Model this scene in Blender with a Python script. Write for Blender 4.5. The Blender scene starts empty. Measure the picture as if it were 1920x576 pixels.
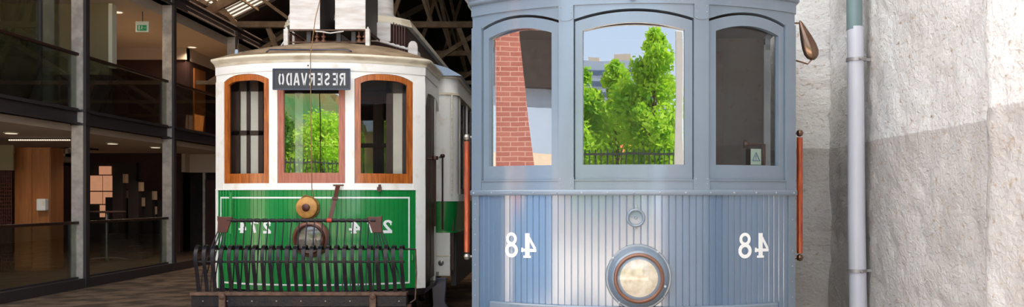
import bpy, bmesh, math, random
from math import sin, cos, pi, sqrt, radians
from mathutils import Vector, Matrix, noise

S = bpy.context.scene
COL = S.collection
random.seed(7)

# ------------------------------------------------------------------ camera, sky, sun, exposure
cam_d = bpy.data.cameras.new('camera')
cam = bpy.data.objects.new('camera', cam_d); COL.objects.link(cam)
cam.location = (0, 0, 1.6); cam.rotation_euler = (pi/2, 0, 0)
cam_d.sensor_width = 36.0; cam_d.lens = 33.19
cam_d.shift_x = -0.04167; cam_d.shift_y = 0.04375
cam_d.clip_end = 500
S.camera = cam

W = bpy.data.worlds.new('sky'); S.world = W; W.use_nodes = True
wn = W.node_tree; wn.nodes.clear()
w_out = wn.nodes.new('ShaderNodeOutputWorld'); w_bg = wn.nodes.new('ShaderNodeBackground')
w_tc = wn.nodes.new('ShaderNodeTexCoord'); w_sep = wn.nodes.new('ShaderNodeSeparateXYZ')
w_r = wn.nodes.new('ShaderNodeValToRGB')
w_r.color_ramp.elements[0].position = 0.0; w_r.color_ramp.elements[0].color = (0.66, 0.80, 0.98, 1)
w_r.color_ramp.elements[1].position = 0.6; w_r.color_ramp.elements[1].color = (1.0, 0.97, 0.92, 1)
e = w_r.color_ramp.elements.new(0.24); e.color = (0.60, 0.76, 1.0, 1)
wn.links.new(w_tc.outputs['Generated'], w_sep.inputs[0]); wn.links.new(w_sep.outputs['Z'], w_r.inputs[0])
wn.links.new(w_r.outputs[0], w_bg.inputs['Color']); wn.links.new(w_bg.outputs[0], w_out.inputs[0])
w_bg.inputs['Strength'].default_value = 1.9

sun_d = bpy.data.lights.new('sun', 'SUN'); sun_d.energy = 10.5; sun_d.color = (1, 0.94, 0.84); sun_d.angle = 0.01
sun = bpy.data.objects.new('sun', sun_d); COL.objects.link(sun)
sun.rotation_euler = Vector((1.0, 0.3, 1.35)).to_track_quat('Z', 'Y').to_euler()

S.view_settings.view_transform = 'Standard'; S.view_settings.look = 'None'
S.view_settings.exposure = 0.90; S.view_settings.gamma = 1.0; S.view_settings.use_curve_mapping = False
try:
    S.cycles.max_bounces = 8; S.cycles.transparent_max_bounces = 16; S.cycles.glossy_bounces = 5
    S.cycles.use_denoising = True; S.cycles.sample_clamp_indirect = 6
except Exception: pass

# ------------------------------------------------------------------ materials
def srgb(r, g, b):
    f = lambda c: (c/255/12.92) if c/255 <= 0.04045 else ((c/255+0.055)/1.055)**2.4
    return (f(r), f(g), f(b), 1)

def mat(name, col, rough=0.5, metal=0.0, col2=None, scale=6.0, amt=0.5, coat=0.0, bump=0.0, bscale=40.0,
        emit=None, estr=0.0, spec=0.5, stretch=(1, 1, 1), lo=0.35, hi=0.65, coat_rough=0.1, coat_ior=1.5):
    m = bpy.data.materials.new(name); m.use_nodes = True
    nt = m.node_tree; b = nt.nodes['Principled BSDF']
    b.inputs['Roughness'].default_value = rough; b.inputs['Metallic'].default_value = metal
    b.inputs['Specular IOR Level'].default_value = spec
    b.inputs['Coat Weight'].default_value = coat; b.inputs['Coat Roughness'].default_value = coat_rough; b.inputs['Coat IOR'].default_value = coat_ior
    tc = nt.nodes.new('ShaderNodeTexCoord'); mp = nt.nodes.new('ShaderNodeMapping')
    mp.inputs['Scale'].default_value = stretch
    nt.links.new(tc.outputs['Object'], mp.inputs[0])
    if col2 is None: col2 = tuple(c*0.82 for c in col[:3]) + (1,)
    n = nt.nodes.new('ShaderNodeTexNoise'); n.inputs['Scale'].default_value = scale; n.inputs['Detail'].default_value = 6
    r = nt.nodes.new('ShaderNodeValToRGB'); r.color_ramp.elements[0].position = lo; r.color_ramp.elements[1].position = hi
    mid = tuple(col[i]*(1-amt)+col2[i]*amt for i in range(3)) + (1,)
    r.color_ramp.elements[0].color = mid; r.color_ramp.elements[1].color = col
    nt.links.new(mp.outputs[0], n.inputs['Vector']); nt.links.new(n.outputs['Fac'], r.inputs[0])
    nt.links.new(r.outputs[0], b.inputs['Base Color'])
    if bump:
        n2 = nt.nodes.new('ShaderNodeTexNoise'); n2.inputs['Scale'].default_value = bscale; n2.inputs['Detail'].default_value = 5
        bp = nt.nodes.new('ShaderNodeBump'); bp.inputs['Strength'].default_value = bump; bp.inputs['Distance'].default_value = 0.02
        nt.links.new(mp.outputs[0], n2.inputs['Vector']); nt.links.new(n2.outputs['Fac'], bp.inputs['Height'])
        nt.links.new(bp.outputs[0], b.inputs['Normal'])
    if emit:
        b.inputs['Emission Color'].default_value = emit; b.inputs['Emission Strength'].default_value = estr
    return m

def glass_mat(name, tint=(1, 1, 1, 1), refl=0.4, rough=0.0, wave=0.0):
    m = bpy.data.materials.new(name); m.use_nodes = True; nt = m.node_tree; nt.nodes.clear()
    o = nt.nodes.new('ShaderNodeOutputMaterial'); mx = nt.nodes.new('ShaderNodeMixShader')
    g = nt.nodes.new('ShaderNodeBsdfGlossy'); g.inputs['Roughness'].default_value = rough
    t = nt.nodes.new('ShaderNodeBsdfTransparent'); t.inputs['Color'].default_value = tint
    fr = nt.nodes.new('ShaderNodeLayerWeight'); fr.inputs['Blend'].default_value = 0.2
    ma = nt.nodes.new('ShaderNodeMath'); ma.operation = 'MULTIPLY_ADD'; ma.use_clamp = True
    ma.inputs[1].default_value = 0.5; ma.inputs[2].default_value = refl
    nt.links.new(fr.outputs['Fresnel'], ma.inputs[0]); nt.links.new(ma.outputs[0], mx.inputs[0])
    nt.links.new(t.outputs[0], mx.inputs[1]); nt.links.new(g.outputs[0], mx.inputs[2]); nt.links.new(mx.outputs[0], o.inputs[0])
    if wave:
        tc = nt.nodes.new('ShaderNodeTexCoord'); mp = nt.nodes.new('ShaderNodeMapping'); mp.inputs['Scale'].default_value = (2.2, 2.2, 0.7)
        n = nt.nodes.new('ShaderNodeTexNoise'); n.inputs['Scale'].default_value = 2.0; n.inputs['Detail'].default_value = 1
        bp = nt.nodes.new('ShaderNodeBump'); bp.inputs['Strength'].default_value = wave; bp.inputs['Distance'].default_value = 0.01
        nt.links.new(tc.outputs['Object'], mp.inputs[0]); nt.links.new(mp.outputs[0], n.inputs['Vector'])
        nt.links.new(n.outputs['Fac'], bp.inputs['Height']); nt.links.new(bp.outputs[0], g.inputs['Normal'])
    return m

M = {}
M['grey_paint'] = mat('grey_paint', (0.155, 0.205, 0.268, 1), 0.36, coat=0.8, coat_ior=1.7, coat_rough=0.14, scale=5, amt=0.35, bump=0.05, bscale=30)
M['board_paint'] = mat('board_paint', (0.098, 0.165, 0.265, 1), 0.34, coat=1.0, coat_ior=2.2, coat_rough=0.12, scale=4, amt=0.3, bump=0.05, bscale=25, stretch=(3, 3, .5))
M['worn_paint'] = mat('worn_paint', (0.42, 0.45, 0.48, 1), 0.45, col2=(0.2, 0.24, 0.3, 1), scale=25, amt=0.8)
M['cream'] = mat('cream_paint', (0.92, 0.905, 0.87, 1), 0.42, col2=(0.66, 0.56, 0.42, 1), scale=7, amt=0.5, coat=0.2, lo=0.25, hi=0.42, bump=0.05)
M['cream_moulding'] = mat('cream_moulding', (0.84, 0.77, 0.62, 1), 0.45, col2=(0.5, 0.38, 0.22, 1), scale=5, amt=0.6, lo=0.3, hi=0.5, stretch=(1, 1, 4))
M['white'] = mat('white_paint', (0.85, 0.86, 0.86, 1), 0.5, amt=0.2)
M['varnish'] = mat('varnished_wood', srgb(196, 110, 42), 0.32, col2=srgb(112, 48, 14), scale=5, amt=0.7, coat=0.5, stretch=(14, 14, 1.2), bump=0.06, bscale=20)
M['pink_wood'] = mat('faded_wood', srgb(186, 118, 96), 0.5, col2=srgb(140, 70, 50), scale=5, amt=0.6, stretch=(14, 14, 1.2))
M['green'] = mat('green_paint', srgb(10, 136, 58), 0.3, col2=srgb(6, 108, 44), scale=3, amt=0.5, coat=0.5)
M['black'] = mat('black_iron', (0.010, 0.011, 0.017, 1), 0.22, metal=0.0, col2=(0.035, 0.022, 0.016, 1), scale=12, amt=0.5, bump=0.1, spec=0.26)
M['dark_paint'] = mat('dark_sign_paint', (0.022, 0.022, 0.03, 1), 0.4, amt=0.3)
M['sign_letter'] = mat('sign_lettering', (0.62, 0.62, 0.63, 1), 0.5, amt=0.3)
M['rust'] = mat('rusty_iron', srgb(112, 84, 68), 0.7, col2=srgb(60, 38, 28), scale=20, amt=0.8, bump=0.2)
M['leather'] = mat('leather', srgb(84, 36, 24), 0.4, col2=srgb(52, 20, 12), scale=14, amt=0.6)
M['canvas'] = mat('roof_canvas', srgb(172, 148, 118), 0.85, col2=srgb(112, 84, 58), scale=5, amt=0.8, bump=0.3, bscale=18)
M['boxwhite'] = mat('stained_white', (0.72, 0.70, 0.69, 1), 0.6, col2=(0.48, 0.42, 0.37, 1), scale=4, amt=0.7, stretch=(1, 1, 5))
M['dark_metal'] = mat('dark_metal', (0.05, 0.045, 0.042, 1), 0.6)
M['brown_dark'] = mat('dark_brown_wood', srgb(70, 40, 30), 0.45, col2=srgb(40, 20, 15), scale=6, amt=0.7, stretch=(8, 8, 1))
M['interior'] = mat('interior_dark', srgb(64, 56, 54), 0.6)
M['interior_cream'] = mat('interior_cream', (0.86, 0.84, 0.78, 1), 0.5)
M['porcelain'] = mat('porcelain', srgb(110, 66, 44), 0.4, amt=0.4)
M['handrail'] = mat('varnished_handrail', srgb(176, 72, 24), 0.28, col2=srgb(110, 34, 12), scale=6, amt=0.8, coat=0.4, stretch=(10, 10, 1.5))
M['steel'] = mat('worn_steel', srgb(160, 156, 150), 0.35, metal=0.8)
M['bronze'] = mat('bronze', srgb(128, 104, 88), 0.22, metal=0.85, col2=srgb(90, 60, 44), scale=8, amt=0.6)
M['copper_ring'] = mat('brown_ring', srgb(132, 92, 76), 0.4, metal=0.3, coat=0.2)
M['lens'] = mat('headlight_glass', (0.62, 0.56, 0.45, 1), 0.12, col2=(0.42, 0.33, 0.22, 1), scale=22, amt=0.8, coat=1.0, lo=0.3, hi=0.6, coat_rough=0.03)
M['gong'] = mat('yellow_wood', srgb(206, 150, 74), 0.45, col2=srgb(130, 84, 40), scale=14, amt=0.7)
M['rope'] = mat('rope', srgb(150, 110, 70), 0.9, bump=0.4, bscale=90)
M['red'] = mat('red_band', srgb(196, 52, 34), 0.5)
M['timber'] = mat('old_timber', srgb(104, 88, 72), 0.85, col2=srgb(66, 52, 40), scale=5, amt=0.7)
M['roofwood'] = mat('dark_roof_boards', srgb(46, 36, 32), 0.9, col2=srgb(26, 20, 18), scale=4, amt=0.8)
M['concrete'] = mat('column_concrete', srgb(206, 196, 184), 0.75, col2=srgb(130, 120, 112), scale=7, amt=0.5, bump=0.1)
M['steel_dark'] = mat('dark_steel_beam', srgb(70, 62, 64), 0.5, amt=0.4)
M['plaster_in'] = mat('indoor_plaster', srgb(208, 190, 170), 0.9, amt=0.2)
M['wall_red'] = mat('dark_red_wall', srgb(72, 44, 40), 0.8, col2=srgb(50, 30, 28), scale=3, amt=0.6)
M['olive'] = mat('olive_wall', srgb(136, 124, 94), 0.8, amt=0.3)
M['orange_wood'] = mat('cupboard_veneer', srgb(172, 108, 56), 0.5, col2=srgb(140, 80, 38), scale=3, amt=0.6, stretch=(6, 6, .6))
M['block'] = mat('dark_block', srgb(48, 36, 32), 0.7)
M['block_lit'] = mat('painted_lit_side', srgb(206, 172, 142), 0.7)  # pale colour stands for the lit faces of the blocks
M['clear'] = glass_mat('balustrade_glass', (0.80, 0.84, 0.80, 1), 0.04)
M['pane'] = glass_mat('window_glass', (0.78, 0.80, 0.80, 1), 0.30, wave=0.05)
M['pane_side'] = glass_mat('dusty_window_glass', (0.85, 0.84, 0.80, 1), 0.07, wave=0.10)
M['amber'] = glass_mat('amber_skylight', (1.0, 0.74, 0.48, 1), 0.03)
M['pvc'] = mat('pale_pvc', srgb(206, 208, 222), 0.35, amt=0.15)
M['pvc_green'] = mat('grey_green_pvc', srgb(120, 142, 146), 0.35, amt=0.15)
M['galv'] = mat('clamp_metal', srgb(176, 174, 176), 0.45, metal=0.5)
M['lens_dull'] = mat('dull_headlight_glass', srgb(150, 145, 132), 0.1, col2=srgb(60, 56, 50), scale=9, amt=0.9, coat=1.0)
M['sticker'] = mat('pale_sticker', srgb(128, 146, 134), 0.5, amt=0.1)
M['sign_green'] = mat('exit_green', srgb(20, 130, 80), 0.4, amt=0.1, emit=srgb(20, 130, 80), estr=0.12)
M['sign_white'] = mat('sign_white', srgb(225, 225, 205), 0.5, amt=0.1)
M['lamp_disc'] = mat('lamp_disc', (0.8, 0.78, 0.72, 1), 0.5, emit=(1, 0.82, 0.62, 1), estr=0.5)  # weak glow added to the unlit ceiling discs; strip bulbs share it
M['blue_iron'] = mat('blue_black_iron', srgb(44, 56, 84), 0.3, coat=0.6)
M['orange_card'] = mat('orange_card', srgb(230, 90, 30), 0.6)
M['bark'] = mat('bark', srgb(104, 84, 64), 0.9, bump=0.3)
M['hill'] = mat('wooded_hill', srgb(44, 92, 44), 0.9, col2=srgb(120, 74, 40), scale=0.16, amt=0.9, bump=0.6, bscale=0.6)
M['far_wall'] = mat('far_building', srgb(150, 166, 188), 0.7, amt=0.2)
M['far_band'] = mat('far_window_band', srgb(70, 92, 120), 0.4, amt=0.2)
M['tile'] = mat('orange_roof_tile', srgb(214, 118, 76), 0.8)
M['reflector_blue'] = mat('reflector_blue', srgb(84, 118, 158), 0.6, amt=0.2)  # blue of the added boards and pier base mirrored in the grey tram
M['fence'] = mat('fence_iron', srgb(40, 50, 50), 0.5)
M['stone'] = mat('pale_stone', srgb(196, 180, 160), 0.9, bump=0.2)
M['pavement'] = mat('pavement', srgb(226, 212, 200), 0.9, scale=2, amt=0.4, bump=0.1)
M['dirt'] = mat('dirt_floor', srgb(150, 126, 104), 0.95, col2=srgb(80, 62, 50), scale=2.4, amt=0.85, bump=0.6, bscale=7, lo=0.4, hi=0.6)
M['boards'] = mat('indoor_floor', srgb(92, 76, 62), 0.4, amt=0.4)

def leaf_mat(name, c1, c2):
    m = mat(name, c1, 0.5, col2=c2, scale=1.3, amt=1.0, lo=0.4, hi=0.6)
    nt = m.node_tree; b = nt.nodes['Principled BSDF']; o = nt.nodes['Material Output']
    t = nt.nodes.new('ShaderNodeBsdfTranslucent'); t.inputs['Color'].default_value = (c1[0]*1.2, c1[1]*1.2, c1[2]*0.7, 1)
    mx = nt.nodes.new('ShaderNodeMixShader'); mx.inputs[0].default_value = 0.5
    nt.links.new(b.outputs[0], mx.inputs[1]); nt.links.new(t.outputs[0], mx.inputs[2]); nt.links.new(mx.outputs[0], o.inputs[0])
    return m
M['leaf'] = leaf_mat('bright_leaves', srgb(176, 214, 70), srgb(100, 164, 44))
M['leaf2'] = leaf_mat('deep_leaves', srgb(96, 150, 50), srgb(50, 100, 34))

def brick_mat():
    m = bpy.data.materials.new('pink_brick'); m.use_nodes = True; nt = m.node_tree; b = nt.nodes['Principled BSDF']
    b.inputs['Roughness'].default_value = 0.85
    tc = nt.nodes.new('ShaderNodeTexCoord'); br = nt.nodes.new('ShaderNodeTexBrick')
    sp = nt.nodes.new('ShaderNodeSeparateXYZ'); cb = nt.nodes.new('ShaderNodeCombineXYZ'); ad = nt.nodes.new('ShaderNodeMath'); ad.operation = 'ADD'
    nt.links.new(tc.outputs['Object'], sp.inputs[0]); nt.links.new(sp.outputs['X'], ad.inputs[0]); nt.links.new(sp.outputs['Y'], ad.inputs[1])
    nt.links.new(ad.outputs[0], cb.inputs['X']); nt.links.new(sp.outputs['Z'], cb.inputs['Y']); nt.links.new(cb.outputs[0], br.inputs['Vector'])
    br.inputs['Scale'].default_value = 1.0; br.inputs['Brick Width'].default_value = 0.20; br.inputs['Row Height'].default_value = 0.060
    br.inputs['Mortar Size'].default_value = 0.006; br.inputs['Color1'].default_value = srgb(186, 116, 104); br.inputs['Color2'].default_value = srgb(170, 100, 90)
    br.inputs['Mortar'].default_value = srgb(204, 160, 146)
    nt.links.new(br.outputs['Color'], b.inputs['Base Color'])
    return m
M['brick'] = brick_mat()

def plaster_mat():
    m = bpy.data.materials.new('rough_plaster'); m.use_nodes = True; nt = m.node_tree; b = nt.nodes['Principled BSDF']
    b.inputs['Roughness'].default_value = 0.8; b.inputs['Specular IOR Level'].default_value = 0.3
    N = nt.nodes.new; L = nt.links.new
    g = N('ShaderNodeNewGeometry'); sp = N('ShaderNodeSeparateXYZ'); L(g.outputs['Position'], sp.inputs[0])
    # painted dado: white above, beige below a line
    nz = N('ShaderNodeTexNoise'); nz.inputs['Scale'].default_value = 9; L(g.outputs['Position'], nz.inputs['Vector'])
    a = N('ShaderNodeMath'); a.operation = 'MULTIPLY_ADD'; a.inputs[1].default_value = 0.018; L(nz.outputs['Fac'], a.inputs[0]); L(sp.outputs['Z'], a.inputs[2])
    st = N('ShaderNodeMapRange'); st.inputs['From Min'].default_value = 2.034; st.inputs['From Max'].default_value = 2.044; L(a.outputs[0], st.inputs['Value'])
    mx = N('ShaderNodeMix'); mx.data_type = 'RGBA'; L(st.outputs[0], mx.inputs['Factor'])
    mx.inputs['A'].default_value = (0.66, 0.63, 0.61, 1); mx.inputs['B'].default_value = (0.90, 0.89, 0.88, 1)
    # worn patches
    n1 = N('ShaderNodeTexNoise'); n1.inputs['Scale'].default_value = 2.2; n1.inputs['Detail'].default_value = 8; n1.inputs['Roughness'].default_value = 0.6
    L(g.outputs['Position'], n1.inputs['Vector'])
    r1 = N('ShaderNodeValToRGB'); r1.color_ramp.elements[0].position = 0.32; r1.color_ramp.elements[1].position = 0.62
    r1.color_ramp.elements[0].color = (0.74, 0.70, 0.68, 1); r1.color_ramp.elements[1].color = (1, 1, 1, 1); L(n1.outputs['Fac'], r1.inputs[0])
    m2 = N('ShaderNodeMix'); m2.data_type = 'RGBA'; m2.blend_type = 'MULTIPLY'; m2.inputs['Factor'].default_value = 0.75
    L(mx.outputs['Result'], m2.inputs['A']); L(r1.outputs[0], m2.inputs['B'])
    # exposed brown specks
    n2 = N('ShaderNodeTexNoise'); n2.inputs['Scale'].default_value = 16; n2.inputs['Detail'].default_value = 6; n2.inputs['Roughness'].default_value = 0.65
    mp = N('ShaderNodeMapping'); mp.inputs['Scale'].default_value = (1, 1, 1.4); L(g.outputs['Position'], mp.inputs[0]); L(mp.outputs[0], n2.inputs['Vector'])
    r2 = N('ShaderNodeValToRGB'); r2.color_ramp.elements[0].position = 0.575; r2.color_ramp.elements[1].position = 0.72
    r2.color_ramp.elements[0].color = (0, 0, 0, 1); r2.color_ramp.elements[1].color = (1, 1, 1, 1); L(n2.outputs['Fac'], r2.inputs[0])
    m3 = N('ShaderNodeMix'); m3.data_type = 'RGBA'; L(r2.outputs[0], m3.inputs['Factor']); L(m2.outputs['Result'], m3.inputs['A'])
    m3.inputs['B'].default_value = (0.46, 0.33, 0.22, 1)
    L(m3.outputs['Result'], b.inputs['Base Color'])
    n3 = N('ShaderNodeTexNoise'); n3.inputs['Scale'].default_value = 24; n3.inputs['Detail'].default_value = 8; n3.inputs['Distortion'].default_value = 0.6
    L(mp.outputs[0], n3.inputs['Vector'])
    bp = N('ShaderNodeBump'); bp.inputs['Strength'].default_value = 0.8; bp.inputs['Distance'].default_value = 0.02
    L(n3.outputs['Fac'], bp.inputs['Height']); L(bp.outputs[0], b.inputs['Normal'])
    return m
M['plaster'] = plaster_mat()

# ------------------------------------------------------------------ mesh helpers
class MB:
    def __init__(s): s.v = []; s.f = []
    def add(s, vs, fs):
        o = len(s.v); s.v += [tuple(p) for p in vs]; s.f += [tuple(i+o for i in q) for q in fs]; return s
    def box(s, x0, x1, y0, y1, z0, z1):
        return s.add([(x0,y0,z0),(x1,y0,z0),(x1,y1,z0),(x0,y1,z0),(x0,y0,z1),(x1,y0,z1),(x1,y1,z1),(x0,y1,z1)],
                     [(0,3,2,1),(4,5,6,7),(0,1,5,4),(1,2,6,5),(2,3,7,6),(3,0,4,7)])
    def tube(s, pts, r, n=10, closed=False):
        pts = [Vector(p) for p in pts]; k = len(pts); rs = r if isinstance(r, (list, tuple)) else [r]*k
        vs = []; up = None
        for i, p in enumerate(pts):
            if closed: t = pts[(i+1) % k]-pts[i-1]
            else: t = (pts[min(i+1, k-1)]-pts[max(i-1, 0)])
            t.normalize()
            if up is None:
                up = Vector((0, 0, 1)) if abs(t.z) < 0.9 else Vector((0, 1, 0))
            a = t.cross(up); a.normalize(); bb = a.cross(t); bb.normalize(); up = bb
            for j in range(n):
                w = 2*pi*j/n; vs.append(p+(a*cos(w)+bb*sin(w))*rs[i])
        fs = []
        for i in range(k if closed else k-1):
            for j in range(n):
                i2 = (i+1) % k
                fs.append((i*n+j, i*n+(j+1) % n, i2*n+(j+1) % n, i2*n+j))
        if not closed:
            fs.append(tuple(range(n))[::-1]); fs.append(tuple((k-1)*n+j for j in range(n)))
        return s.add(vs, fs)
    def lathe(s, prof, c=(0, 0, 0), axis='y', n=48, cap=True):
        # prof: (radius, distance along axis); axis 'y' points towards -y (to the viewer), 'z' up, 'x' right
        c = Vector(c); vs = []
        for r, h in prof:
            for j in range(n):
                w = 2*pi*j/n
                if axis == 'y': vs.append(c+Vector((r*cos(w), -h, r*sin(w))))
                elif axis == 'z': vs.append(c+Vector((r*cos(w), r*sin(w), h)))
                else: vs.append(c+Vector((h, r*cos(w), r*sin(w))))
        k = len(prof); fs = [(i*n+j, i*n+(j+1) % n, (i+1)*n+(j+1) % n, (i+1)*n+j) for i in range(k-1) for j in range(n)]
        if cap: fs += [tuple(range(n))[::-1], tuple((k-1)*n+j for j in range(n))]
        return s.add(vs, fs)
    def beam(s, a, b, w, h):
        a = Vector(a); b = Vector(b); t = (b-a).normalized()
        u = Vector((0, 1, 0)) if abs(t.y) < 0.9 else Vector((1, 0, 0))
        p = t.cross(u).normalized(); q = p.cross(t).normalized()
        vs = [a+p*i*w/2+q*j*h/2 for i, j in ((-1,-1),(1,-1),(1,1),(-1,1))]+[b+p*i*w/2+q*j*h/2 for i, j in ((-1,-1),(1,-1),(1,1),(-1,1))]
        return s.add(vs, [(0,3,2,1),(4,5,6,7),(0,1,5,4),(1,2,6,5),(2,3,7,6),(3,0,4,7)])
    def prism(s, poly, y0, y1):   # poly in (x, z)
        n = len(poly)
        return s.add([(x, y0, z) for x, z in poly]+[(x, y1, z) for x, z in poly],
                     [tuple(range(n)), tuple(range(2*n-1, n-1, -1))]+[(i, i+n, (i+1) % n+n, (i+1) % n) for i in range(n)])
    def build(s, name, m, parent=None, smooth=False, bevel=0.0, angle=35):
        me = bpy.data.meshes.new(name); me.from_pydata(s.v, [], s.f); me.materials.append(m)
        bm = bmesh.new(); bm.from_mesh(me); bmesh.ops.recalc_face_normals(bm, faces=bm.faces); bm.to_mesh(me); bm.free()
        o = bpy.data.objects.new(name, me); COL.objects.link(o)
        if parent: o.parent = parent
        if smooth:
            for p in me.polygons: p.use_smooth = True
            try: me.set_sharp_from_angle(angle=radians(angle))
            except Exception: pass
        if bevel:
            bv = o.modifiers.new('bevel', 'BEVEL'); bv.width = bevel; bv.segments = 2; bv.limit_method = 'ANGLE'; bv.angle_limit = radians(40)
        return o

def tag(o, label=None, cat=None, group=None, kind=None):
    if label: o['label'] = label
    if cat: o['category'] = cat
    if group: o['group'] = group
    if kind: o['kind'] = kind
    return o
def empty(name, loc=(0, 0, 0), rz=0, label=None, cat=None, group=None):
    o = bpy.data.objects.new(name, None); COL.objects.link(o); o.location = loc; o.rotation_euler = (0, 0, rz)
    o.empty_display_size = 0.1
    return tag(o, label, cat, group)
def struct(o): o['kind'] = 'structure'; return o
def copy_tree(o, parent=None):
    kids = list(o.children)
    c = o.copy(); COL.objects.link(c); c.parent = parent
    for k in kids: copy_tree(k, c)
    return c

# stroke lettering: glyphs in a unit-high box, drawn as flat ribbons
def circ(cx, cz, rx, rz, a0, a1, n=14):
    return [(cx+rx*cos(radians(a0+(a1-a0)*i/n)), cz+rz*sin(radians(a0+(a1-a0)*i/n))) for i in range(n+1)]
T = 0.085
STENCIL = {
 'R': [([(0.06,0),(0.06,1)],T),([(0.17,1-T),(0.34,1-T)]+circ(0.34,0.74,0.2,0.175,80,-80,8)+[(0.2,0.56)],T),([(0.3,0.5),(0.55,0)],T)],
 'E': [([(0.06,0),(0.06,1)],T),([(0.06,1-T),(0.52,1-T)],T),([(0.06,0.5),(0.44,0.5)],T),([(0.06,T),(0.52,T)],T)],
 'S': [(circ(0.29,0.72,0.2,0.2,20,270,12)[0:]+circ(0.29,0.28,0.21,0.2,90,-160,12)[1:],T)],
 'V': [([(0.03,1),(0.28,0.02)],T),([(0.57,1),(0.32,0.02)],T)],
 'A': [([(0.03,0),(0.26,1)],T),([(0.57,0),(0.34,1)],T),([(0.15,0.3),(0.46,0.3)],T)],
 'D': [([(0.06,0),(0.06,1)],T),([(0.24,0.93)]+circ(0.3,0.5,0.22,0.43,75,-75,10)+[(0.24,0.07)],T)],
 'O': [(circ(0.27,0.5,0.2,0.44,110,250,12),T),(circ(0.33,0.5,0.2,0.44,70,-70,12),T)],
}
NUM = {
 '4': [([(0.40,0.02),(0.40,0.98)],0.10),([(0.42,0.94),(0.05,0.36)],0.055),([(0.0,0.30),(0.66,0.30)],0.06),([(0.24,0.04),(0.58,0.04)],0.045),([(0.64,0.22),(0.64,0.40)],0.04)],
 '8': [(circ(0.3,0.745,0.195,0.195,0,360,28),0.062),(circ(0.3,0.285,0.235,0.225,0,360,28),0.072)],
 '2': [(circ(0.3,0.73,0.21,0.2,165,-30,14)+[(0.34,0.42),(0.1,0.12)],0.07),([(0.02,0.085),(0.62,0.085)],0.085),([(0.06,0.7),(0.14,0.7)],0.07)],
 '7': [([(0.02,0.92),(0.58,0.92)],0.075),([(0.54,0.92),(0.36,0.5),(0.26,0.02)],0.075),([(0.05,0.78),(0.05,0.95)],0.04)],
}
def ribbon(mb, pts, t, place, depth=0.002, step=0.05):
    q = [pts[0]]
    for a, b in zip(pts, pts[1:]):
        L = math.hypot(b[0]-a[0], b[1]-a[1]); n = max(1, int(L/step))
        q += [(a[0]+(b[0]-a[0])*i/n, a[1]+(b[1]-a[1])*i/n) for i in range(1, n+1)]
    vs = []
    for i, p in enumerate(q):
        a = q[max(i-1, 0)]; b = q[min(i+1, len(q)-1)]; dx, dz = b[0]-a[0], b[1]-a[1]; L = math.hypot(dx, dz) or 1
        nx, nz = -dz/L, dx/L
        vs += [place(p[0]+nx*t, p[1]+nz*t, depth), place(p[0]-nx*t, p[1]-nz*t, depth), place(p[0]-nx*t, p[1]-nz*t, 0), place(p[0]+nx*t, p[1]+nz*t, 0)]
    n = len(q); fs = []
    for i in range(n-1):
        for j in range(4): fs.append((i*4+j, i*4+(j+1) % 4, (i+1)*4+(j+1) % 4, (i+1)*4+j))
    fs += [(0, 1, 2, 3), tuple((n-1)*4+j for j in (3, 2, 1, 0))]
    mb.add(vs, fs)

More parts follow.
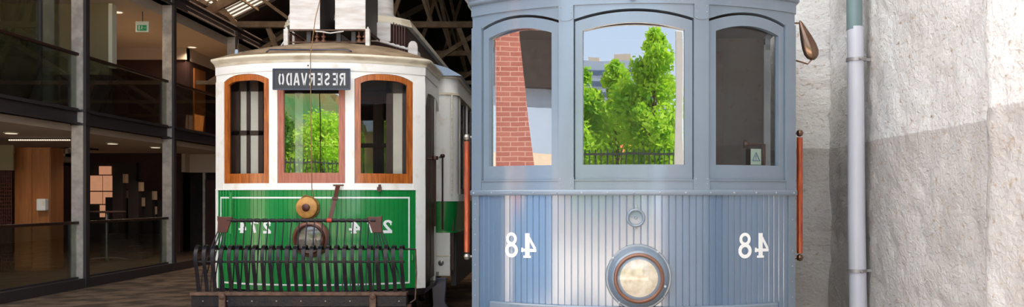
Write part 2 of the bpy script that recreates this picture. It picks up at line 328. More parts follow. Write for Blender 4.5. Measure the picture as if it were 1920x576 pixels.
class Bow:
    """a curved tram front: centre of the arc at local (0, R)"""
    def __init__(s, R): s.R = R
    def p(s, th, off, z): r = s.R+off; return (r*sin(th), s.R-r*cos(th), z)
    def slab(s, mb, t0, t1, z0, z1, o0, o1, n=None):
        n = n or max(2, int(abs(t1-t0)/0.03)); vs = []
        for i in range(n+1):
            t = t0+(t1-t0)*i/n
            a = z0(t) if callable(z0) else z0; b = z1(t) if callable(z1) else z1
            vs += [s.p(t, o0, a), s.p(t, o1, a), s.p(t, o1, b), s.p(t, o0, b)]
        fs = []
        for i in range(n):
            for j in range(4): fs.append((i*4+j, i*4+(j+1) % 4, (i+1)*4+(j+1) % 4, (i+1)*4+j))
        fs += [(3, 2, 1, 0), tuple(n*4+j for j in range(4))]
        mb.add(vs, fs)
    def sweep(s, mb, prof, t0, t1, y_back=None, n=48):
        """closed profile [(off, z)] swept round the front and, if y_back, straight back along both sides"""
        rings = []
        def ring(th, extra_y=0.0):
            out = []
            for off, z in prof:
                x, y, zz = s.p(th, off, z); out.append((x, y+extra_y, zz))
            return out
        def side(sign, yb):
            th = t1 if sign > 0 else t0; x0 = s.R*sin(th); out = []
            for off, z in prof: out.append((x0+sign*off, yb, z))
            return out
        if y_back: rings.append(side(-1, y_back)); rings.append(side(-1, s.R-s.R*cos(t0)+0.03))
        for i in range(n+1): rings.append(ring(t0+(t1-t0)*i/n))
        if y_back: rings.append(side(1, s.R-s.R*cos(t1)+0.03)); rings.append(side(1, y_back))
        k = len(prof); vs = [p for r in rings for p in r]; fs = []
        for i in range(len(rings)-1):
            for j in range(k): fs.append((i*k+j, i*k+(j+1) % k, (i+1)*k+(j+1) % k, (i+1)*k+j))
        fs += [tuple(range(k))[::-1], tuple((len(rings)-1)*k+j for j in range(k))]
        mb.add(vs, fs)
    def boards(s, mb, t0, t1, z0, z1, off, back, count, groove=0.004, depth=0.004):
        gw = groove/s.R; xs = []
        for i in range(count):
            a = t0+(t1-t0)*i/count; b = t0+(t1-t0)*(i+1)/count
            xs += [(a+gw*0.3, off-depth), (a+gw, off), ((a+b)/2, off), (b-gw, off), (b-gw*0.3, off-depth)]
        vs = []
        for t, o in xs: vs += [s.p(t, o, z0), s.p(t, o, z1), s.p(t, back, z1), s.p(t, back, z0)]
        fs = []
        for i in range(len(xs)-1):
            for j in range(4): fs.append((i*4+j, i*4+(j+1) % 4, (i+1)*4+(j+1) % 4, (i+1)*4+j))
        mb.add(vs, fs)
    def text(s, mb, word, glyphs, th_mid, z0, h, adv, off, sx=1.0, bold=1.0, mirrored=True):
        """lettering wrapped round the curved front, mirror-written"""
        w = adv*len(word)
        for k, chh in enumerate(word):
            for pts, t in glyphs[chh]:
                def place(u, v, d, k=k):
                    x = (k*adv+u*sx)*h-w*h/2+0.03*h
                    if mirrored: x = -x
                    return s.p(th_mid+x/s.R, off+d, z0+v*h)
                ribbon(mb, pts, t*bold, place)

def arch(tc, hw, zc, rise, p=2.0):
    return lambda t: zc+rise*max(0.0, 1-abs((t-tc)/hw)**p)

def inner_ceiling(bow, ex, z, yb, par):
    e_ = [bow.p(-ex+2*ex*i/20, -0.05, z)[:2] for i in range(21)]; w = bow.R*sin(ex)-0.05
    poly = [(-w, yb)]+e_+[(w, yb)]; n = len(poly)
    MB().add([(x, y, z) for x, y in poly]+[(x, y, z+0.02) for x, y in poly], [tuple(range(n)), tuple(range(2*n-1, n-1, -1))]+[(i, i+n, (i+1) % n+n, (i+1) % n) for i in range(n)]).build('inner_ceiling', M['interior'], par)

def sash(bow, tram, name, t0, t1, zb, ztc, rise, st, zrb, gtc, grise, o0, o1, m, glass, p=2.0, gp=None, label=None):
    """one window: t0..t1 outer, st = stile width in angle, zrb = bottom of the glass, gtc = glass corner height"""
    gp = gp or p; tc = (t0+t1)/2; hw = (t1-t0)/2
    out = arch(tc, hw, ztc, rise, p); inn = arch(tc, hw-st, gtc, grise, gp)
    mb = MB()
    bow.slab(mb, t0, t0+st, zb, out, o0, o1, 4); bow.slab(mb, t1-st, t1, zb, out, o0, o1, 4)
    bow.slab(mb, t0+st, t1-st, zb, zrb, o0, o1); bow.slab(mb, t0+st, t1-st, inn, out, o0, o1, 18)
    f = mb.build(name, m, tram, smooth=True, angle=30)
    if label: f['label'] = label
    # flat pane spanning the sash
    A = Vector(bow.p(t0+st*0.6, o0+0.012, 0)); B = Vector(bow.p(t1-st*0.6, o0+0.012, 0)); n = 16; g = MB(); vs = []
    d = (B-A).normalized(); nrm = Vector((-d.y, d.x, 0)) * 0.004
    for i in range(n+1):
        P = A+(B-A)*i/n; t = t0+st*0.6+(t1-t0-1.2*st)*i/n; z1 = inn(t)+0.02
        vs += [(P.x, P.y, zrb-0.02), (P.x, P.y, z1)]
    g.add(vs, [(2*i, 2*i+2, 2*i+3, 2*i+1) for i in range(n)])
    g.build('pane', glass, f)
    return f

# ------------------------------------------------------------------ the setting
def rough_wall(name, path, z0, z1, m, step=0.03, amp=0.018, zstep=0.035, seed=0.0):
    """plaster wall swept along a plan path [(x, y)], lumpy by noise"""
    pts = [Vector((p[0], p[1], 0)) for p in path]; q = [pts[0]]
    for a, b in zip(pts, pts[1:]):
        n = max(1, int((b-a).length/step)); q += [a+(b-a)*i/n for i in range(1, n+1)]
    nz = int((z1-z0)/zstep); vs = []
    for i, p in enumerate(q):
        t = (q[min(i+1, len(q)-1)]-q[max(i-1, 0)]).normalized(); nr = Vector((t.y, -t.x, 0))
        for j in range(nz+1):
            z = z0+(z1-z0)*j/nz; c = Vector((p.x*1.0, p.y, z+seed))
            h = noise.noise(c*1.4)*1.3+noise.noise(c*4.5)*0.7+max(0.0, noise.noise(Vector((c.x, c.y*9, c.z*13)))-0.12)*1.7
            d = nr*h*amp; vs.append((p.x+d.x, p.y+d.y, z))
    fs = [(i*(nz+1)+j, (i+1)*(nz+1)+j, (i+1)*(nz+1)+j+1, i*(nz+1)+j+1) for i in range(len(q)-1) for j in range(nz)]
    mb = MB().add(vs, fs)
    return struct(mb.build(name, m, smooth=True, angle=80))

# floor and ground
struct(MB().box(-22, 14, 5, 42, -0.1, 0).build('floor', M['dirt']))
struct(MB().box(-70, 40, -110, 5, -0.1, 0).build('ground', M['pavement']))
# right side wall
rough_wall('wall_right', [(2.38, 4.5), (2.36, 7.0), (2.39, 8.2)], 0, 4.6, M['plaster'])
rough_wall('wall_right_pier', [(2.42, 8.2), (1.96, 8.2), (1.96, 8.6)], 0, 4.6, M['plaster'], seed=3)
rough_wall('wall_right_buttress', [(2.4, 4.72), (2.3, 4.71), (2.19, 4.67), (2.11, 4.60), (2.075, 4.5), (2.085, 4.2), (2.10, 3.6), (2.1, 2.6)][::-1], 0, 4.6, M['plaster'], seed=8)
struct(MB().box(2.14, 3.2, -0.5, 2.6, 0, 9).box(2.5, 3.2, 2.0, 42, 0, 9).box(2.0, 2.5, 2.0, 42, 4.6, 9).box(2.42, 2.6, 8.5, 42, 0, 4.6).build('wall_right_core', M['plaster']))
struct(MB().box(-16.4, -16, 3, 42, 0, 9).build('wall_left', M['roofwood']))
struct(MB().prism([(-16.4, 0), (14, 0), (14, 4.4), (0, 11.4), (-9.9, 6.45), (-16.4, 6.45)], 42, 42.4).build('wall_back', M['roofwood']))
# shed roof: left slope z = 11.4 + x/2, with a skylight opening, and a right slope
def slope(name, xa, xb, ya, yb, m, t=0.12, f=lambda x: 11.4+0.5*x):
    mb = MB().add([(xa, ya, f(xa)), (xb, ya, f(xb)), (xb, yb, f(xb)), (xa, yb, f(xa)),
                   (xa, ya, f(xa)+t), (xb, ya, f(xb)+t), (xb, yb, f(xb)+t), (xa, yb, f(xa)+t)],
                  [(0,3,2,1),(4,5,6,7),(0,1,5,4),(1,2,6,5),(2,3,7,6),(3,0,4,7)])
    return struct(mb.build(name, m))
slope('ceiling_left', -9.9, 0, 6.3, 22, M['roofwood']); slope('ceiling_left', -9.9, 0, 27.4, 42, M['roofwood'])
slope('ceiling_left', -9.9, -9.3, 22, 27.4, M['roofwood']); slope('ceiling_left', -5, 0, 22, 27.4, M['roofwood'])
slope('ceiling_right', 0, 14, 6.3, 42, M['roofwood'], f=lambda x: 11.4-0.5*x)
slope('ceiling_annex', -16.4, -9.9, 3, 42, M['roofwood'], f=lambda x: 6.45)
struct(MB().prism([(-9.9, 6.45), (-3.6, 9.6), (-3.6, 11), (-9.9, 11)], 6.3, 6.5).build('wall_front_gable', M['roofwood']))
# skylight: rows of amber glass tiles between battens
sk = empty('roof_skylight', (-7.2, 24.7, 7.8), 0, 'bright amber glass tile skylight in the dark roof at upper left', 'skylight')
for i in range(18):
    y0 = 22+0.3*i; mb = MB()
    f = lambda x: 11.4+0.5*x
    mb.add([(-9.3+7.2, y0-24.7+0.04, f(-9.3)-7.8), (-5+7.2, y0-24.7+0.04, f(-5)-7.8), (-5+7.2, y0+0.27-24.7, f(-5)-7.8), (-9.3+7.2, y0+0.27-24.7, f(-9.3)-7.8)], [(0, 1, 2, 3)])
    mb.build('glass_row', M['amber'], sk)
    MB().beam((-2.1, y0-24.7, f(-9.3)-7.8), (2.2, y0-24.7, f(-5)-7.8), 0.045, 0.015).build('batten', M['timber'], sk)
for x in (-8.6, -7.8, -7.0, -6.2):
    MB().beam((x+7.2, -2.7, f(x)-7.84), (x+7.2, 2.7, f(x)-7.84), 0.05, 0.05).build('rafter', M['timber'], sk)

# trusses
TR = ['nearest timber roof truss, its tie beam just behind the green tram roof',
      'second timber roof truss from the front, seen low between the two trams',
      'third timber roof truss, deep in the shed between the two trams']
for k, Y in enumerate((25.3, 30.3, 35.3)):
    t = empty('roof_truss', (-3.5, Y, 6.2), 0, TR[k], 'roof truss', 'timber roof trusses under the shed roof')
    MB().beam((-6.0, 0, 0.05), (5.5, 0, 0.05), 0.16, 0.18).build('tie_beam', M['timber'], t)
    MB().beam((-6.1, 0, 0.25), (3.5, 0, 5.0), 0.2, 0.16).build('rafter', M['timber'], t)
    MB().beam((3.5, 0, 5.0), (6, 0, 3.9), 0.2, 0.16).build('rafter', M['timber'], t)
    xs = [-5.0, -3.4, -2.2, -0.9, 0.2, 1.5, 2.4, 3.5]
    for i, x in enumerate(xs):
        zt = 0.25+(x+6.1)*0.49
        MB().beam((x, 0.03*(i % 3), 0.05), (x+(0.9 if i % 2 else -0.7), 0, zt), 0.11, 0.1).build('web_member', M['timber'], t)
        if i: MB().beam((x, -0.05, 0.05), (xs[i-1]+0.2, 0, zt-0.5), 0.08, 0.08).build('web_member', M['timber'], t)
    MB().beam((-6.1, 0, -1.5), (5.5, 0, -1.5), 0.10, 0.10).build('lower_chord', M['timber'], t)
    for i, x in enumerate((-4.2, 0.9, 2.9)):   # raking struts down to the posts
        MB().beam((x, 0, 0.05), (x+0.6, 0, -1.5), 0.13, 0.12).build('brace', M['timber'], t)
        MB().beam((x+2.2, 0.1, 0.9), (x-1.6, 0.1, -1.5), 0.12, 0.12).build('brace', M['timber'], t)

# ------------------------------------------------------------------ two-storey glazed annex on the left
XP = -8.5
COLY = (13.0, 16.9, 20.8, 24.9)
NM = ['concrete post nearest the camera at the left edge', 'pale concrete post with steel channel, left of the two in full view',
      'pale concrete post with steel channel, right of the two in full view', 'concrete post partly hidden by the green tram']
for i, Y in enumerate(COLY):
    if i == 0: continue
    t = empty('concrete_column', (XP, Y, 0), 0, NM[i], 'column', 'posts along the glazed annex')
    for z0, z1 in ((0, 2.9), (2.94, 3.14), (3.18, 6.0)):
        MB().box(-0.11, 0.10, -0.09, 0.12, z0, z1).build('post_segment', M['concrete'], t, bevel=0.006)
    MB().box(0.10, 0.13, -0.05, 0.10, 0, 6.0).box(0.10, 0.15, -0.08, -0.05, 0, 6.0).build('steel_channel', M['steel_dark'], t)
    MB().box(-0.13, 0.16, -0.11, 0.13, 2.90, 2.935).box(-0.13, 0.16, -0.11, 0.13, 3.145, 3.18).build('joint_collar', M['steel_dark'], t)
struct(MB().box(-16, -8.4, 11, 32, 0.0, 0.15).build('floor_annex', M['boards']))
struct(MB().box(-8.5, -8.36, 11, 32, 0.0, 0.17).build('trim_1', M['steel_dark']))
struct(MB().box(-16, -8.62, 11, 32, 2.80, 3.10).build('ceiling_ground_floor', M['plaster_in']))
struct(MB().box(-8.62, -8.50, 11, 32, 2.92, 3.17).box(-8.62, -8.44, 11, 32, 2.92, 2.95).box(-8.62, -8.44, 11, 32, 3.14, 3.17).build('trim_2', M['steel_dark']))
struct(MB().box(-16, -8.62, 11, 32, 5.62, 5.84).build('ceiling_upper_floor', M['plaster_in']))
struct(MB().box(-8.62, -8.42, 11, 32, 5.84, 6.14).box(-8.62, -8.36, 11, 32, 5.84, 5.88).box(-8.62, -8.36, 11, 32, 6.1, 6.14).build('trim_3', M['steel_dark']))
# balustrades: lower and upper, one per bay
def bal(Y0, Y1, z, lab):
    t = empty('glass_balustrade', (XP, Y0, z), 0, lab, 'balustrade', 'glass balustrades along the annex')
    MB().box(-0.01, 0.0, 0.14, Y1-Y0-0.12, 0.02, 0.97).build('glass_pane', M['clear'], t)
    MB().box(-0.03, 0.04, 0.12, Y1-Y0-0.10, 0.97, 1.02).build('handrail', M['brown_dark'], t, bevel=0.008)
    MB().box(-0.03, 0.03, 0.12, Y1-Y0-0.10, 0.0, 0.03).build('bottom_track', M['steel_dark'], t)
bal(13.0, 16.9, 0.17, 'ground floor glass balustrade at the far left edge')
bal(16.9, 20.8, 0.17, 'ground floor glass balustrade between the two pale posts')
bal(13.0, 16.9, 3.17, 'upper floor glass balustrade at the far left edge')
bal(16.9, 20.8, 3.17, 'upper floor glass balustrade between the two pale posts')
bal(20.8, 24.9, 3.17, 'upper floor glass balustrade right of the second pale post')
# tall glazing above the upper balustrade in the first bay
g = empty('glazing_screen', (-8.75, 14.0, 3.15), 0, 'tall glass screen with dark mullion on the upper floor at far left', 'glass screen')
MB().box(-0.01, 0, 0, 2.7, 0.03, 2.45).build('glass_pane', M['clear'], g)
for y in (0.0, 2.05): MB().box(-0.03, 0.03, y-0.03, y+0.03, 0, 2.47).build('mullion', M['steel_dark'], g)
# walls inside
struct(MB().box(-16, -9.2, 19.5, 19.62, 4.15, 5.62).build('wall_olive_reflection', M['olive']))  # olive sheet stands in for reflections in the upper floor glass
struct(MB().box(-16, -9.2, 19.48, 19.64, 3.1, 4.15).build('wall_dark_reflection', M['wall_red']))  # dark strip put in for the glass reflecting dark below the handrail
struct(MB().box(-9.2, -9.12, 19.46, 19.66, 4.3, 5.62).build('trim_4', M['sign_white']))
struct(MB().box(-16, -9.85, 25.2, 25.4, 3.1, 5.30).build('wall_upper_back', M['wall_red']))
struct(MB().box(-16, -9.82, 25.15, 25.42, 5.30, 5.62).box(-9.85, -9.82, 25.2, 31, 5.3, 5.62).build('trim_5', M['plaster_in']))
struct(MB().box(-9.87, -9.84, 25.4, 31, 3.1, 5.30).build('wall_upper_side', M['wall_red']))
d = MB().box(-9.84, -9.80, 25.7, 26.5, 3.12, 5.15).build('door_1', M['orange_wood']); struct(d)
struct(MB().box(-16, -10.0, 25.2, 25.4, 0.15, 2.8).build('wall_ground_back', M['wall_red']))
struct(MB().box(-10.0, -8.7, 25.6, 25.8, 2.3, 2.8).box(-10.0, -9.9, 25.3, 25.8, 2.3, 2.8).build('trim_6', M['plaster_in']))
struct(MB().box(-10.0, -8.7, 25.9, 26.0, 0.15, 2.3).build('wall_ground_side', M['roofwood']))
d2 = MB().box(-9.55, -8.95, 25.82, 25.88, 0.15, 2.1).build('door_2', M['wall_red'], bevel=0.01); struct(d2)
MB().box(-9.62, -9.56, 25.8, 25.9, 0.15, 2.3).build('door_frame', M['concrete'], d2)
MB().box(-9.06, -9.02, 25.78, 25.82, 1.2, 1.3).build('door_handle', M['steel'], d2)
# fire exit sign hanging under the upper ceiling
t = empty('exit_sign', (-8.86, 20.3, 5.28), 0, 'green and white exit sign with running figure under the upper ceiling', 'exit sign')
MB().box(-0.14, 0.14, -0.03, 0.03, -0.11, 0.12).build('sign_box', M['sign_white'], t, bevel=0.008)
gp = MB().box(-0.10, 0.10, -0.036, -0.03, -0.08, 0.04).build('green_panel', M['sign_green'], t)
pic = MB().box(-0.075, -0.045, -0.040, -0.036, -0.065, 0.03)
pic.lathe([(0.009, 0.036), (0.009, 0.040)], (0.0, 0, 0.018), n=12)
pic.beam((0.0, -0.038, 0.008), (-0.006, -0.038, -0.022), 0.014, 0.003).beam((-0.006, -0.038, -0.022), (0.014, -0.038, -0.055), 0.008, 0.003)
pic.beam((-0.006, -0.038, -0.022), (-0.028, -0.038, -0.05), 0.008, 0.003).beam((0.004, -0.038, 0.004), (0.024, -0.038, -0.014), 0.006, 0.003)
pic.beam((0.045, -0.038, -0.02), (0.085, -0.038, -0.02), 0.010, 0.003)
pic.build('pictogram', M['sign_white'], gp)
MB().tube([(0, 0, 0.11), (0, 0, 0.34)], 0.01).build('hanging_rod', M['steel_dark'], t)
# ceiling discs
for i, (x, y, z, l) in enumerate(((-9.4, 20.3, 5.62, 'upper floor ceiling disc lamp nearest the exit sign'), (-9.6, 25.0, 5.62, 'upper floor ceiling disc lamp farthest right'),
        (-9.9, 17.2, 2.8, 'ground floor ceiling disc lamp at the far left edge'), (-9.6, 20.5, 2.8, 'ground floor ceiling disc lamp just right of the left post'),
        (-9.3, 22.0, 2.8, 'ground floor ceiling disc lamp close to the right post'))):
    t = empty('ceiling_lamp', (x, y, z), 0, l, 'ceiling lamp', 'round lamps in the annex ceilings')
    MB().lathe([(0.13, -0.02), (0.13, 0.0)], axis='z', n=20).build('rim', M['sign_white'], t)
    MB().lathe([(0.10, -0.026), (0.10, -0.02)], axis='z', n=20).build('diffuser', M['lamp_disc'], t)
    ld = bpy.data.lights.new('annex_fill', 'SPOT'); ld.energy = 30; ld.color = (1, 0.78, 0.58); ld.spot_size = 2.6; ld.spot_blend = 0.5; ld.shadow_soft_size = 0.09  # warm spot added to brighten the annex; the disc itself is unlit
    lo_ = bpy.data.objects.new('annex_fill', ld); COL.objects.link(lo_); lo_.parent = t; lo_.location = (0, 0, -0.05)
t = empty('light_strip', (-10.2, 18.7, 2.74), 0, 'row of tiny lights along the ground floor ceiling at far left', 'light strip')
MB().box(-0.62, 0.62, -0.02, 0.02, 0.02, 0.06).build('rail', M['steel_dark'], t)
for k in range(28): MB().box(-0.60+k*0.044, -0.575+k*0.044, -0.03, -0.01, 0.0, 0.025).build('bulb', M['lamp_disc'], t)
# cupboard, dispenser
t = empty('wooden_cupboard', (-10.45, 18.9, 0.15), 0, 'tall orange veneer cupboard at far left on the ground floor', 'cupboard')
MB().box(-0.36, 0.36, 0.0, 0.5, 0, 2.47).build('carcass', M['orange_wood'], t, bevel=0.006)
MB().box(-0.35, -0.01, -0.02, 0, 0.05, 2.44).build('door', M['orange_wood'], t, bevel=0.004)
MB().box(0.01, 0.35, -0.02, 0, 0.05, 2.44).build('door', M['orange_wood'], t, bevel=0.004)
t = empty('towel_dispenser', (-10.2, 18.83, 1.35), 0, 'white box dispenser fixed on the orange cupboard', 'dispenser')
MB().box(-0.09, 0.09, -0.1, 0.05, 0, 0.24).build('case', M['white'], t, bevel=0.02)
MB().box(0.03, 0.07, -0.11, -0.1, 0.1, 0.2).build('window', M['sign_white'], t)
t = empty('bead_screen', (-11.0, 18.6, 0.15), 0, 'brown woven screen hanging beside the orange cupboard', 'screen')
mb = MB()
for i in range(14): mb.box(-0.3+i*0.045, -0.285+i*0.045, 0, 0.01, 0, 2.0)
for i in range(28): mb.box(-0.31, 0.31, -0.004, 0.0, 0.05+i*0.07, 0.07+i*0.07)
mb.build('strands', M['leather'], t); MB().box(-0.34, 0.34, -0.02, 0.03, 2.0, 2.5).build('head_panel', M['olive'], t)
# bar tables
def bar_table(x, y, lab, card=False):
    t = empty('bar_table', (x, y, 0.15), 0, lab, 'table', 'tall pedestal tables in the annex')
    MB().tube([(0, 0, 0.05), (0, 0, 1.12)], 0.035, 12).build('pedestal', M['steel'], t)
    MB().lathe([(0.38, 1.12), (0.40, 1.13), (0.40, 1.15), (0.38, 1.16)], axis='z', n=32).build('tabletop', M['wall_red'], t)
    for k in range(4):
        a = k*pi/2+0.5
        MB().tube([(0.03*cos(a), 0.03*sin(a), 0.10), (0.25*cos(a), 0.25*sin(a), 0.09), (0.42*cos(a), 0.42*sin(a), 0.05), (0.52*cos(a), 0.52*sin(a), 0.012)], 0.014, 8).build('foot', M['steel'], t, smooth=True)
bar_table(-11.75, 21.5, 'tall pedestal table with curved steel feet, left of the pale posts')
bar_table(-10.15, 21.4, 'tall pedestal table just right of the left pale post')
cd = MB().prism([(-0.07, 0), (0.07, 0), (0.03, 0.07), (-0.05, 0.09)], -0.02, 0.03).build('folded_card', M['orange_card'])
cd.location = (-11.62, 21.35, 1.312); tag(cd, 'small orange folded card lying on the left tall table', 'card')
# cascade of dark display blocks whose lit sides are painted pale, and the lit niche wall
blocks = [(-10.70,23.4,1.98,0.24),(-10.40,23.6,1.78,0.24),(-10.55,23.2,1.60,0.22),(-10.28,23.4,1.40,0.24),(-10.15,23.8,1.56,0.24),(-10.02,23.5,1.20,0.22),
          (-9.85,23.9,1.36,0.22),(-9.95,23.3,1.02,0.24),(-10.75,23.1,1.42,0.22)]
order = ['topmost', 'second', 'third', 'fourth', 'fifth', 'sixth', 'seventh', 'eighth', 'ninth', 'tenth']
for i, (x, y, z, s_) in enumerate(blocks):
    y2 = 23.15+0.2*i; x *= y2/y; z = 1.6+(z-1.6)*y2/y
    y = y2
    t = empty('display_block', (x, y, z), 0, 'dark display block with its lit side painted pale, %s from the front in the stepped cascade' % order[i].replace('topmost', 'first'), 'display block', 'stepped dark display blocks')
    MB().box(-0.26, 0, 0, 0.17, 0.15-z, s_).build('block_body', M['block'], t)
    MB().box(0, 0.012, -0.002, 0.17, 0.0, s_-0.02).build('lit_side', M['block_lit'], t)
    MB().box(-0.01, 0.09, 0.08, 0.1, 0.0, s_-0.02).build('lit_return', M['block_lit'], t)
t = empty('lit_niche_wall', (-11.45, 25.0, 1.45), 0, 'pinkish lit niches in blocks behind the left pale post', 'niche wall')
for i, (x0, x1, z0, z1) in enumerate(((-0.85, -0.55, 0.35, 0.75), (-0.52, -0.2, 0.35, 0.75), (-0.17, 0.05, 0.35, 0.75), (-0.85, -0.55, 0.0, 0.32), (-0.52, -0.2, 0.0, 0.32), (-0.17, 0.05, 0.0, 0.32), (-0.6, -0.35, -0.35, -0.03), (-0.32, -0.1, -0.35, -0.03), (-0.62, -0.3, 0.78, 1.0))):
    MB().box(x0, x1, 0, 0.04, z0, z1).build('lit_niche', mat('niche_glow', srgb(220, 170, 140), 0.6, emit=srgb(240, 170, 130), estr=0.25) if i == 0 else bpy.data.materials['niche_glow'], t, bevel=0.005)
MB().box(-1.2, 0.35, 0.05, 0.2, -0.6, 1.1).build('niche_back', M['block'], t)
# folded stair
t = empty('folded_stair', (-12.5, 22.2, 2.2), 0, 'grey folded staircase hanging below the slab, behind the left pale post', 'staircase')
for i in range(4):
    MB().box(i*0.33, 0.40+i*0.33, 0, 0.8, i*0.19, i*0.19+0.07).box(0.33+i*0.33, 0.40+i*0.33, 0, 0.8, i*0.19, i*0.19+0.26).build('step', M['concrete'], t)
t = empty('low_stair', (-10.75, 22.4, 0.15), 0, 'low grey stair going down to the right at floor level', 'steps')
for i in range(4):
    MB().box(0.0, 0.30+0.22*(3-i), 0, 0.6, i*0.15, i*0.15+0.15).build('step', M['steel_dark'], t)

# ------------------------------------------------------------------ rain pipe on the right wall
t = empty('drain_pipe', (2.25, 7.05, 0), 0, 'pale plastic rain pipe with a grey-green upper length on the plaster wall', 'pipe')
MB().tube([(0.03, 0, 0.0), (0.005, 0, 1.4), (-0.005, 0, 2.88)], [0.066, 0.064, 0.060], 24).build('lower_pipe', M['pvc'], t, smooth=True)
MB().tube([(-0.012, 0, 2.86), (-0.02, 0, 4.5)], 0.057, 24).build('upper_pipe', M['pvc_green'], t, smooth=True)
for z, dx in ((2.635, 0), (1.06, 0.006)):
    c = MB().lathe([(0.066, -0.012), (0.072, -0.012), (0.072, 0.012), (0.066, 0.012)], (dx, 0, z), 'z', 32).build('clamp', M['galv'], t, smooth=True)
    MB().lathe([(0.012, 0.060), (0.012, 0.085), (0.007, 0.09)], (dx+0.01, 0, z), n=8).box(dx+0.03, dx+0.12, -0.01, 0.01, z-0.01, z+0.01).build('bolt', M['galv'], c)

# ================================================================== GREY TRAM
gy = empty('tram', (0.509, 6.077, 0), -0.0, 'large slate grey tram with boarded front numbered 48, nearest on the right', 'tram')
gy.rotation_euler = (0, 0, -0.056)
B = Bow(1.71); EX = 0.700
GP = M['grey_paint']
wins = [(-0.645, -0.287), (-0.228, 0.228), (0.287, 0.645)]
ZA, ZR = 2.765, 0.058
def header(t):
    for a, b in wins:
        if a <= t <= b: return ZA+ZR*(1-((t-(a+b)/2)/((b-a)/2))**2)
    return ZA
mb = MB()
for a, b in wins: B.slab(mb, a, b, header, 2.862, -0.06, 0.0, 20)
for a, b in ((-EX, -0.645), (-0.287, -0.228), (0.228, 0.287), (0.645, EX)): B.slab(mb, a, b, ZA, 2.862, -0.06, 0.0, 4)
mb.build('arched_header', GP, gy, smooth=True, angle=30)
mb = MB(); B.sweep(mb, [(-0.05, 2.855), (0.012, 2.855), (0.012, 2.93), (-0.05, 2.93)], -EX, EX, 6.0); mb.build('fascia_board', GP, gy, smooth=True, angle=30)
mb = MB(); B.sweep(mb, [(-0.05, 2.925), (0.02, 2.925), (0.034, 2.932), (0.04, 2.945), (0.036, 2.955), (0.045, 2.965), (0.062, 2.985), (0.072, 3.01), (0.088, 3.02), (0.095, 3.035), (0.09, 3.055), (0.07, 3.065), (-0.05, 3.08)], -EX, EX, 6.0)
mb.build('cornice', GP, gy, smooth=True, angle=50)
def roof(bow, ex, z0, z1, yb, name, m, par, over=0.07, n=28, k=10, mid=1.3):
    mb = MB(); vs = []; edge = []
    edge.append((-bow.R*sin(ex)-over, yb)); 
    for i in range(n+1):
        t = -ex+2*ex*i/n; x, y, _ = bow.p(t, over, 0); edge.append((x, y))
    edge.append((bow.R*sin(ex)+over, yb)); w = bow.R*sin(ex)+over
    for i, (x, y) in enumerate(edge):
        for j in range(k+1):
            u = j/k; cx, cy = 0.0, max(y, mid)
            px_, py_ = x+(cx-x)*u, y+(cy-y)*u
            vs.append((px_, py_, z0+(z1-z0)*sin(u*pi/2)**0.9))
    L = k+1
    fs = [(i*L+j, (i+1)*L+j, (i+1)*L+j+1, i*L+j+1) for i in range(len(edge)-1) for j in range(k)]
    mb.add(vs, fs); return mb.build(name, m, par, smooth=True, angle=60)
roof(B, EX, 3.06, 3.42, 6.0, 'roof', M['canvas'], gy)
# posts between and outside the windows
for a, b in ((-EX, -0.645), (-0.287, -0.228), (0.228, 0.287), (0.645, EX)):
    mb = MB(); B.slab(mb, a, b, 1.655, ZA+0.01, -0.06, 0.010, 4); mb.build('window_post', GP, gy, smooth=True, angle=30)
def plate(tc, z0, z1, hw, shield):
    mb = MB()
    if shield: B.slab(mb, tc-hw, tc+hw, lambda t: z0+0.016*(abs(t-tc)/hw)**3, z1, 0.008, 0.015, 10)
    else: B.slab(mb, tc-hw, tc+hw, z0, z1, 0.008, 0.015, 6)
    pl = mb.build('corner_plate', GP, gy, smooth=True, angle=30)
    for dz in (0.12, 0.5, 0.88):
        for s_ in (-0.7, 0.7):
            x, y, z = B.p(tc+s_*hw, 0.015, z0+(z1-z0)*dz); MB().lathe([(0.0035, 0.0), (0.0035, 0.003), (0.0012, 0.0045)], (x, y, z), n=8).build('rivet', M['worn_paint'], pl)
for tc in (-0.2575, 0.2575): plate(tc, 2.755, 2.857, 0.029, True); plate(tc, 1.655, 1.735, 0.032, False)
# the three sashes
LB = ['left window sash', 'wide centre window sash reflecting trees and sky', 'right window sash with a warning sticker']
for i, (a, b) in enumerate(wins):
    sash(B, gy, 'window_frame', a+0.003, b-0.003, 1.722, 2.750, 0.056, 0.030 if i != 1 else 0.030, 1.818, 2.690, 0.046, -0.045, -0.008, GP, M['pane'] if i == 1 else M['pane_side'] if i == 2 else M['pane'], label=LB[i])
# sill strip, belt rail with rivets
mb = MB()
for a, b in wins: B.slab(mb, a, b, 1.655, 1.722, -0.06, 0.004)
for a, b in wins: B.slab(mb, a, b, 1.714, 1.722, -0.02, 0.012)
mb.build('window_sill', GP, gy, smooth=True, angle=30)
mb = MB(); B.sweep(mb, [(-0.05, 1.619), (0.018, 1.619), (0.022, 1.624), (0.022, 1.648), (0.018, 1.655), (-0.05, 1.655)], -EX, EX, 6.0); mb.build('belt_rail', GP, gy, smooth=True, angle=40)
mb = MB()
for i in range(15):
    t = -EX+0.02+(2*EX-0.04)*i/14; x, y, z = B.p(t, 0.022, 1.636); mb.lathe([(0.006, -0.002), (0.006, 0.002), (0.002, 0.005)], (x, y, z), n=8)
mb.build('belt_rivets', M['worn_paint'], gy)
